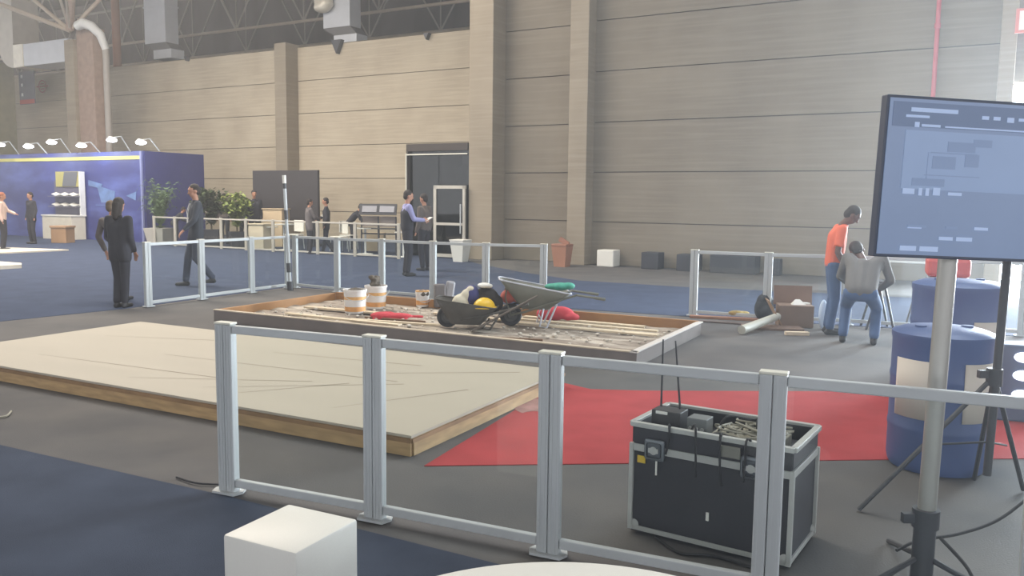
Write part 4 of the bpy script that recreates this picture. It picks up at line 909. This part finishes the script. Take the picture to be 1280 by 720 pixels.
bgp(316,238,27.5,'dark dressed person at left edge of the black display panel',M_dark,deg(-150))
bgp(438,249,26.5,'dark dressed person leaning by the black framed displays',M_dark,deg(-80),dict(pel=(0,-.1,.92),che=(0,.12,1.18),nec=(0,.25,1.33),hea=(0,.33,1.47),shR=(.18,.2,1.3),shL=(-.18,.2,1.3),elR=(.22,.3,1.05),wrR=(.18,.5,.98),elL=(-.22,.3,1.05),wrL=(-.18,.5,.98)))
bgp(217,254,27.6,'dark dressed person bending by the palm planter',M_dark,deg(-60),dict(pel=(0,-.1,.92),che=(0,.12,1.18),nec=(0,.25,1.33),hea=(0,.33,1.47),shR=(.18,.2,1.3),shL=(-.18,.2,1.3),elR=(.22,.3,1.05),wrR=(.18,.5,.98),elL=(-.22,.3,1.05),wrL=(-.18,.5,.98)))
# ------------------------------------------------------------------ plants
def plant(px,pyb,Y,hpot,htop,label,green,spread,potm,n=90,leaf=.04,potr=.25,kind='palm',potname='planter_pot'):
    x=(px-640)/1046*Y; t=thing('potted_plant',label,'plant',(x,Y,.006),random.uniform(0,3))
    mb=MB(); mb.hull([(sx*potr*k,sy*potr*k,z) for sx in (-1,1) for sy in (-1,1) for k,z in ((.75,0),(1,hpot))]); mb.build(potname,potm,t)
    mb=MB(); random.seed(int(px)); 
    for i in range(n):
        a=random.uniform(0,2*PI); rr=spread*random.uniform(.3,1); hh=(htop-hpot)*random.uniform(.45,1); 
        droop=random.uniform(.0,.45)*hh if kind=='palm' else 0
        pts=[]
        for k in range(6):
            u=k/5; pts.append(V(rr*u*math.cos(a),rr*u*math.sin(a),hpot+hh*math.sin(u*PI*.62)/math.sin(PI*.62)*1.0-droop*u*u))
        n_=V(-math.sin(a),math.cos(a),0)
        if kind=='palm':
            mb.tube(pts,[.008*(1-.15*k) for k in range(6)],4)
            for k in range(1,6):
                for s_ in (-1,1):
                    for q in (0,.5):
                        p=pts[k-1].lerp(pts[k],q) if k else pts[0]; L=leaf*6*(1-.1*k)*random.uniform(.7,1.2); d=(pts[k]-pts[k-1]).normalized()
                        tip=p+n_*s_*L*.8+d*L*.6-V(0,0,L*.25); w_=d*leaf*.5
                        mb.face([p-w_,p+w_,tip])
        else:
            for k in range(1,6):
                c=pts[k]; 
                for q in range(3):
                    dx=V(random.uniform(-1,1),random.uniform(-1,1),random.uniform(-.6,.8)).normalized()*leaf*2.2; sd=dx.cross(V(0,0,1)).normalized()*leaf*.7
                    mb.face([c,c+dx*.5+sd,c+dx,c+dx*.5-sd])
    mb.build('foliage',green,t); 
    mb=MB(); mb.cyl((0,0,hpot-.1),(0,0,hpot+.25),.03,.02,seg=8); mb.build('stem',mat('plant stem',(92,80,60),.8),t,True)
    return t
M_g1=mat('dark palm green',(66,92,56),.6,var=.3,vscale=6,var_rgb=(92,116,74)); M_g2=mat('light leaf green',(112,134,66),.6,var=.3,vscale=6,var_rgb=(150,160,88)); M_g3=mat('deep shrub green',(54,66,46),.6,var=.3,vscale=6,var_rgb=(80,94,60))
plant(198,302,27.75,.55,2.15,'bushy dark green palm in a cream planter beside the blue booth',M_g1,.80,M_wf,n=70,potr=.38)
plant(262,306,27.0,.55,1.75,'dark green shrub in dark planter behind the striding man',M_g3,.60,M_dcube,n=90,leaf=.07,kind='bush')
plant(294,308,26.8,.5,1.62,'light green shrub in dark planter right of the dark shrub',M_g2,.50,M_dcube,n=90,leaf=.07,kind='bush')
# pot by the door
g=G(576,327); t=thing('planter','empty looking tall white tapered planter by the glazed door','planter',(g.x,g.y-.1,.006),WA)
mb=MB(); mb.hull([(sx*k,sy*k,z) for sx in (-1,1) for sy in (-1,1) for k,z in ((.14,0),(.21,.56))]); mb.build('planter_body',M_white,t)
mb=MB(); mb.box((0,0,.565),(.44,.44,.03),bevel=.006); mb.build('planter_rim',M_white,t)
# ------------------------------------------------------------------ back lounge furniture
p=W(357,245,1.5); z1=W(357,213,1.5).z; z0=W(357,275,1.5).z; wd=(W(398,245,1.5)-W(317,245,1.5)).length
t=thing('presentation_screen','large black display panel on feet before the left wall','screen',(p.x,p.y,0),WA)
mb=MB(); mb.box((0,0,(z0+z1)/2),(wd,.1,z1-z0),bevel=.01); mb.build('black_panel',mat('matt black panel',(52,48,50),.6),t)
for s_ in (-1,1):
    mb=MB(); mb.box((s_*wd*.42,0,z0/2),(.08,.08,z0)); mb.box((s_*wd*.42,0,.03),(.1,.6,.06)); mb.build('leg',M_black,t)
def crate(px0,px1,pt,pb,lab,mm,Y=None,cat='counter',name='counter'):
    Y=Y or G((px0+px1)/2,pb).y; k=Y/1046; xc=((px0+px1)/2-640)*k; h=1.65-(pt-(249+.012*((px0+px1)/2-640)))*k; wd=(px1-px0)*k
    mb=MB(); mb.box((0,.25,h/2),(wd,.5,h),bevel=.015); t=thing(name,lab,cat,(xc,Y,.006),WA*.5); mb.build('counter_body',mm,t)
    mb=MB(); mb.box((0,.25,h+.015),(wd+.06,.56,.03),bevel=.006); mb.build('counter_top',mm,t); return t
M_ctr=mat('cream counter',(190,170,140),.7,var=.04)
crate(325,352,262,312,'tan reception counter under the black display panel',M_ctr,Y=27.2)
crate(307,328,281,316,'low cream counter left of the tan counter, behind the far barrier',mat('pale cream counter',(206,194,170),.6),Y=25.6)
def hightable(px,pt,Y,lab,r=.3):
    k=Y/1046; x=(px-640)*k; h=1.65-(pt-(249+.012*(px-640)))*k; t=thing('bistro_table',lab,'table',(x,Y,.006),0,'white bistro tables in the lounge')
    mb=MB(); mb.lathe([(r*.98,h-.03),(r,h-.02),(r,h),(0,h)]); mb.build('tabletop',M_white,t,True)
    mb=MB(); mb.cyl((0,0,.02),(0,0,h-.03),.03,seg=12); mb.build('column',M_whitecloth,t,True)
    mb=MB(); mb.lathe([(r*.75,0),(r*.75,.012),(.05,.03),(0,.03)]); mb.build('foot',M_whitecloth,t,True)
hightable(333,283,26.0,'white bistro table left of the striped pole'); hightable(353,280,25.7,'white bistro table directly behind the striped pole')
hightable(455,285,24.3,'white bistro table left of the black framed displays'); hightable(503,290,23.2,'white bistro table beside the man in lavender shirt',r=.25)
def chair(px,Y,lab,rz):
    x=(px-640)/1046*Y; t=thing('cafe_chair',lab,'chair',(x,Y,.006),rz,'white cafe chairs in the lounge')
    mb=MB(); mb.box((0,0,.45),(.42,.42,.03),bevel=.01); mb.build('seat',M_white,t)
    mb=MB(); mb.box((0,-.2,.72),(.42,.025,.36),bevel=.01); mb.build('backrest',M_white,t)
    for sx in (-1,1):
        for sy in (-1,1):
            mb=MB(); mb.cyl((sx*.18,sy*.18,.44),(sx*.21,sy*.21,0),.014,seg=6); mb.build('leg',M_alu,t,True)
chair(422,25.2,'white cafe chair nearest the pair of men behind the far barrier',2.2); chair(434,26.3,'white cafe chair between the leaning person and the chair at left',-2.0); chair(366,26.4,'white cafe chair behind the striped pole',2.6)
def easel(px,Y,lab):
    x=(px-640)/1046*Y; k=Y/1046; t=thing('tablet_stand',lab,'display stand',(x,Y,.006),WA*.4,'black framed tablet stands')
    z=1.65-(262-247)*k
    mb=MB(); mb.box((0,0,z),(.6,.04,.32),rot=(-.25,0,0)); mb.build('tablet_frame',M_black,t)
    mb=MB(); mb.box((.02,-.03,z+.01),(.44,.02,.18),rot=(-.25,0,0)); mb.build('tablet_screen',mat('grey tablet screen',(150,150,156),.4),t)
    mb=MB(); mb.box((0,.05,z/2-.05),(.5,.04,.04)); mb.box((0,.05,z-.55),(.6,.3,.03)); 
    for s_ in (-1,1): mb.box((s_*.26,.05,(z-.2)/2),(.035,.035,z-.2))
    mb.build('stand_frame',M_black,t)
    mb=MB(); mb.box((0,.1,z-.35),(.48,.03,.3)); mb.build('lower_panel',mat('grey brown panel',(138,128,122),.7),t)
easel(460,24.2,'black framed tablet stand, left one of two'); easel(482,23.9,'black framed tablet stand, right one nearest the lavender shirt')
mb=MB(); mb.box((0,0,.3),(.55,.4,.55),bevel=.01); tag(mb.build('storage_box',M_ctr),'tan box on the floor beneath the tablet stands','box',loc=((468-640)/1046*25.0,25.0,.03),rz=0)
# striped pole at barrier corner
g=G(363,363); t=thing('striped_pole','thin pole with white and black bands beside the barrier corner','pole',(g.x,g.y,0),0)
tp=PD(355,219,g.y)-V(g.x,g.y,0)
bs=V(0,0,.0)
segs=[(0,.08,.055,M_black),(.08,.16,.03,M_alu),(.16,.24,.045,M_black),(.24,.62,.028,M_alu),(.62,.70,.034,M_black),(.70,.885,.03,M_alu),(.885,.93,.032,M_black),(.93,1.0,.034,M_white)]
for a,b_,r,mm in segs:
    mb=MB(); mb.cyl(bs.lerp(tp,a),bs.lerp(tp,b_),r,seg=12); mb.build('pole_section',mm,t,True)
# ------------------------------------------------------------------ blue booth
bR=G(181,303.3); bd=V(math.cos(WA),math.sin(WA),0)
t=thing('exhibition_booth','blue exhibition booth wall with yellow stripe and lit spotlights at left','booth',(bR.x,bR.y,.006),WA)
HB=1.65+(244-190)/1046*bR.y
def booth_mat():
    mt=bpy.data.materials.new('blue mural'); mt.use_nodes=True; nt=mt.node_tree; N=nt.nodes; L=nt.links; b=N['Principled BSDF']; b.inputs['Roughness'].default_value=.45
    tc=N.new('ShaderNodeTexCoord'); mp=N.new('ShaderNodeMapping'); mp.inputs['Scale'].default_value=(.5,.5,1.2); L.new(tc.outputs['Object'],mp.inputs[0])
    nz=N.new('ShaderNodeTexNoise'); nz.inputs['Scale'].default_value=.9; nz.inputs['Detail'].default_value=5; L.new(mp.outputs[0],nz.inputs[0])
    cr=N.new('ShaderNodeValToRGB'); e=cr.color_ramp.elements; e[0].position=.45; e[0].color=(*srgb((46,52,118)),1); e[1].position=.75; e[1].color=(*srgb((92,108,180)),1)
    L.new(nz.outputs[0],cr.inputs[0]); L.new(cr.outputs[0],b.inputs['Base Color']); return mt
M_booth=booth_mat(); M_nav=mat('navy booth panel',(48,52,110),.5)
mb=MB(); mb.box((-6.2,.05,HB/2),(12.4,.1,HB)); mb.build('wall_panel',M_booth,t)
mb=MB(); mb.box((.03,1.3,HB/2),(.08,2.5,HB)); mb.build('side_panel',M_nav,t)
mb=MB(); mb.box((-6.2,-.01,HB-.22),(12.4,.03,.12)); mb.build('yellow_stripe',mat('booth yellow',(206,200,108),.5),t)
mb=MB(); mb.box((-.02,-.02,HB/2),(.08,.06,HB)); mb.build('corner_post',mat('pale blue post',(120,126,170),.4),t)
mb=MB()
# pale aircraft-like mural shapes: broad plain swooshes
mb.prism([(0,0)]*0 or [(-2.6,-.03),(-1.2,-.03),(-1.2,-.025),(-2.6,-.025)],1.25,1.27)
def shape(pts): mb.hull([(x,-.012,z) for x,z in pts]+[(x,.0,z) for x,z in pts])
shape([(-2.5,1.95),(-1.5,1.75),(-1.6,1.35),(-2.3,1.35)]); shape([(-3.0,2.15),(-2.2,2.0),(-2.3,1.85),(-3.0,1.95)]); shape([(-.9,1.6),(-.35,1.75),(-.4,1.45)])
mb.build('mural_shapes',mat('pale mural blue',(96,124,172),.5,var=.2,vscale=3),t)
kb=bR.y/1046
M_spot=mat('spot glow',(240,244,255),.5,emit=14)
binv=(Matrix.Translation((bR.x,bR.y,.006))@Matrix.Rotation(WA,4,'Z')).inverted()
for px,py in ((2,180),(37,182),(66,177),(103,181),(141,174),(177,177)):
    # on a rail half a metre in front of the booth top
    P0=V(bR.x,bR.y,0)-V(-math.sin(WA),math.cos(WA),0)*.7; k=(px-640)/1046; tt=(P0.x-k*P0.y)/(k*bd.y-bd.x); q=P0+bd*tt
    z=PD(px,py,q.y).z; lq=binv@V(q.x,q.y,z)
    mb=MB(); mb.tube([(lq.x,.0,HB-.02),(lq.x,-.35,lq.z+.12),(lq.x,lq.y+.05,lq.z+.06)],.02,6); a_=mb.build('spotlight_arm',M_alu,t,True)
    mb=MB(); mb.cyl((lq.x,lq.y+.02,lq.z+.06),(lq.x,lq.y,lq.z-.02),.12,.15,seg=16); mb.build('spotlight_head',M_whitecloth,a_,True)
    mb=MB(); mb.ball((lq.x,lq.y,lq.z-.03),(.17,.17,.07),12); mb.build('spotlight_lens',M_spot,a_,True)
    if px in (37,103,177):
        l=bpy.data.lights.new('booth_spot','POINT'); l.energy=22; l.color=(.8,.86,1); l.shadow_soft_size=.12; lo=bpy.data.objects.new('booth_spot',l); COL.objects.link(lo); lo.location=(q.x,q.y-.1,z-.25)
# display shelves
q0=G(70,301); s0=(binv@V(q0.x,q0.y,0)).x
t=thing('display_shelf','white display shelf unit with brochures in the blue booth','shelf',tuple(Matrix.Translation((bR.x,bR.y,.006))@Matrix.Rotation(WA,4,'Z')@V(s0-1.75,-.06,0)),WA)
mb=MB(); mb.box((.875,-.3,.42),(1.75,.55,.84),bevel=.01); mb.build('base_cabinet',mat('cream cabinet',(202,196,180),.6),t)
mb=MB(); mb.box((.875,-.3,.86),(1.8,.6,.04)); mb.build('cabinet_top',M_white,t)
mb=MB(); mb.box((.875,-.03,1.5),(1.75,.05,1.25)); mb.build('back_panel',mat('slate shelf back',(96,94,112),.6),t)
mb=MB(); mb.box((1.73,-.1,1.65),(.06,.2,1.6)); mb.build('side_post',M_whitecloth,t)
mb=MB(); mb.box((.9,-.07,2.18),(1.5,.03,.55)); mb.build('poster_board',mat('poster olive',(178,170,104),.6),t)
mb=MB(); mb.hull([(x,y,z) for y in (-.10,-.085) for x,z in ((.55,1.92),(1.35,1.92),(1.5,2.44),(.7,2.44))]); mb.build('poster_print',mat('poster grey',(104,106,112),.6),t)
for z in (1.55,1.18):
    mb=MB(); mb.box((.875,-.18,z),(1.75,.3,.03)); mb.build('shelf_board',mat('slate shelf',(110,110,124),.6),t)
TM=Matrix.Translation(t.location)@Matrix.Rotation(WA,4,'Z')
for z,row in ((1.565,'upper'),(1.195,'lower')):
    for k,nm in enumerate(('left','middle','right')):
        mb=MB(); mb.box((0,0,.05),(.42,.2,.02),rot=(.35,.22,0)); mb.box((.1,0,.045),(.3,.2,.02),rot=(.35,-.15,0))
        tag(mb.build('brochure',M_white),'open white brochure on the %s booth shelf, %s one of three'%(row,nm),'brochure','white brochures on the booth shelves',loc=tuple(TM@V(.35+k*.52,-.18,z)),rz=WA)
g=G(85,303); t=thing('storage_carton','brown wooden box on the carpet in front of the blue booth','box',(g.x,g.y-.3,.006),WA*.3)
mb=MB(); mb.box((0,0,.26),(.56,.45,.52),bevel=.01); mb.build('box_body',mat('tan box',(158,126,96),.8),t); mb=MB(); mb.box((0,0,.54),(.62,.5,.07),bevel=.01); mb.build('box_lid',mat('tan lid',(166,134,104),.8),t)
# pale floor plates at left
def plate(pts,h,lab,mm):
    ps_=[G(*p,h) for p in pts]; c=sum(ps_,V(0,0,0))/len(ps_); mb=MB(); mb.prism([(p.x-c.x,p.y-c.y) for p in ps_],0,h); tag(mb.build('floor_plate',mm),lab,'platform',loc=(c.x,c.y,.006))
M_pl=mat('pale floor plate',(206,198,184),.6)
plate([(-60,307),(0,309),(86,312),(0,316),(-60,319)],.04,'thin pale triangular stage plate before the booth shelves',M_pl)
plate([(-60,325),(0,327),(27,329),(27,331),(-60,336)],.08,'pale stage plate corner at the left picture edge',M_pl)
# debris by left edge
cable([tuple(G(-6,522,.01)),tuple(G(8,520,.012)),tuple(G(14,514,.012))],'pale cable end on the grey floor at the left edge',.008,M_cabg)
# small electrical box on floor at near post

# ------------------------------------------------------------------ added haze volume, stands in for lens veil and glare
hz_m=bpy.data.materials.new('lens veil haze'); hz_m.use_nodes=True; nt=hz_m.node_tree; nt.nodes.remove(nt.nodes['Principled BSDF'])
vs_=nt.nodes.new('ShaderNodeVolumeScatter'); vs_.inputs['Color'].default_value=(.95,.97,1,1); vs_.inputs['Density'].default_value=.0042; vs_.inputs['Anisotropy'].default_value=.55
nt.links.new(vs_.outputs[0],nt.nodes['Material Output'].inputs['Volume'])
mb=MB(); mb.box((-5,18,6.9),(90,46,13.7)); hz_o=mb.build('haze',hz_m); hz_o['kind']='stuff'; hz_o['label']='thin added haze standing in for lens veil, filling the whole hall'; hz_o['category']='haze'
SC.cycles.volume_bounces=0
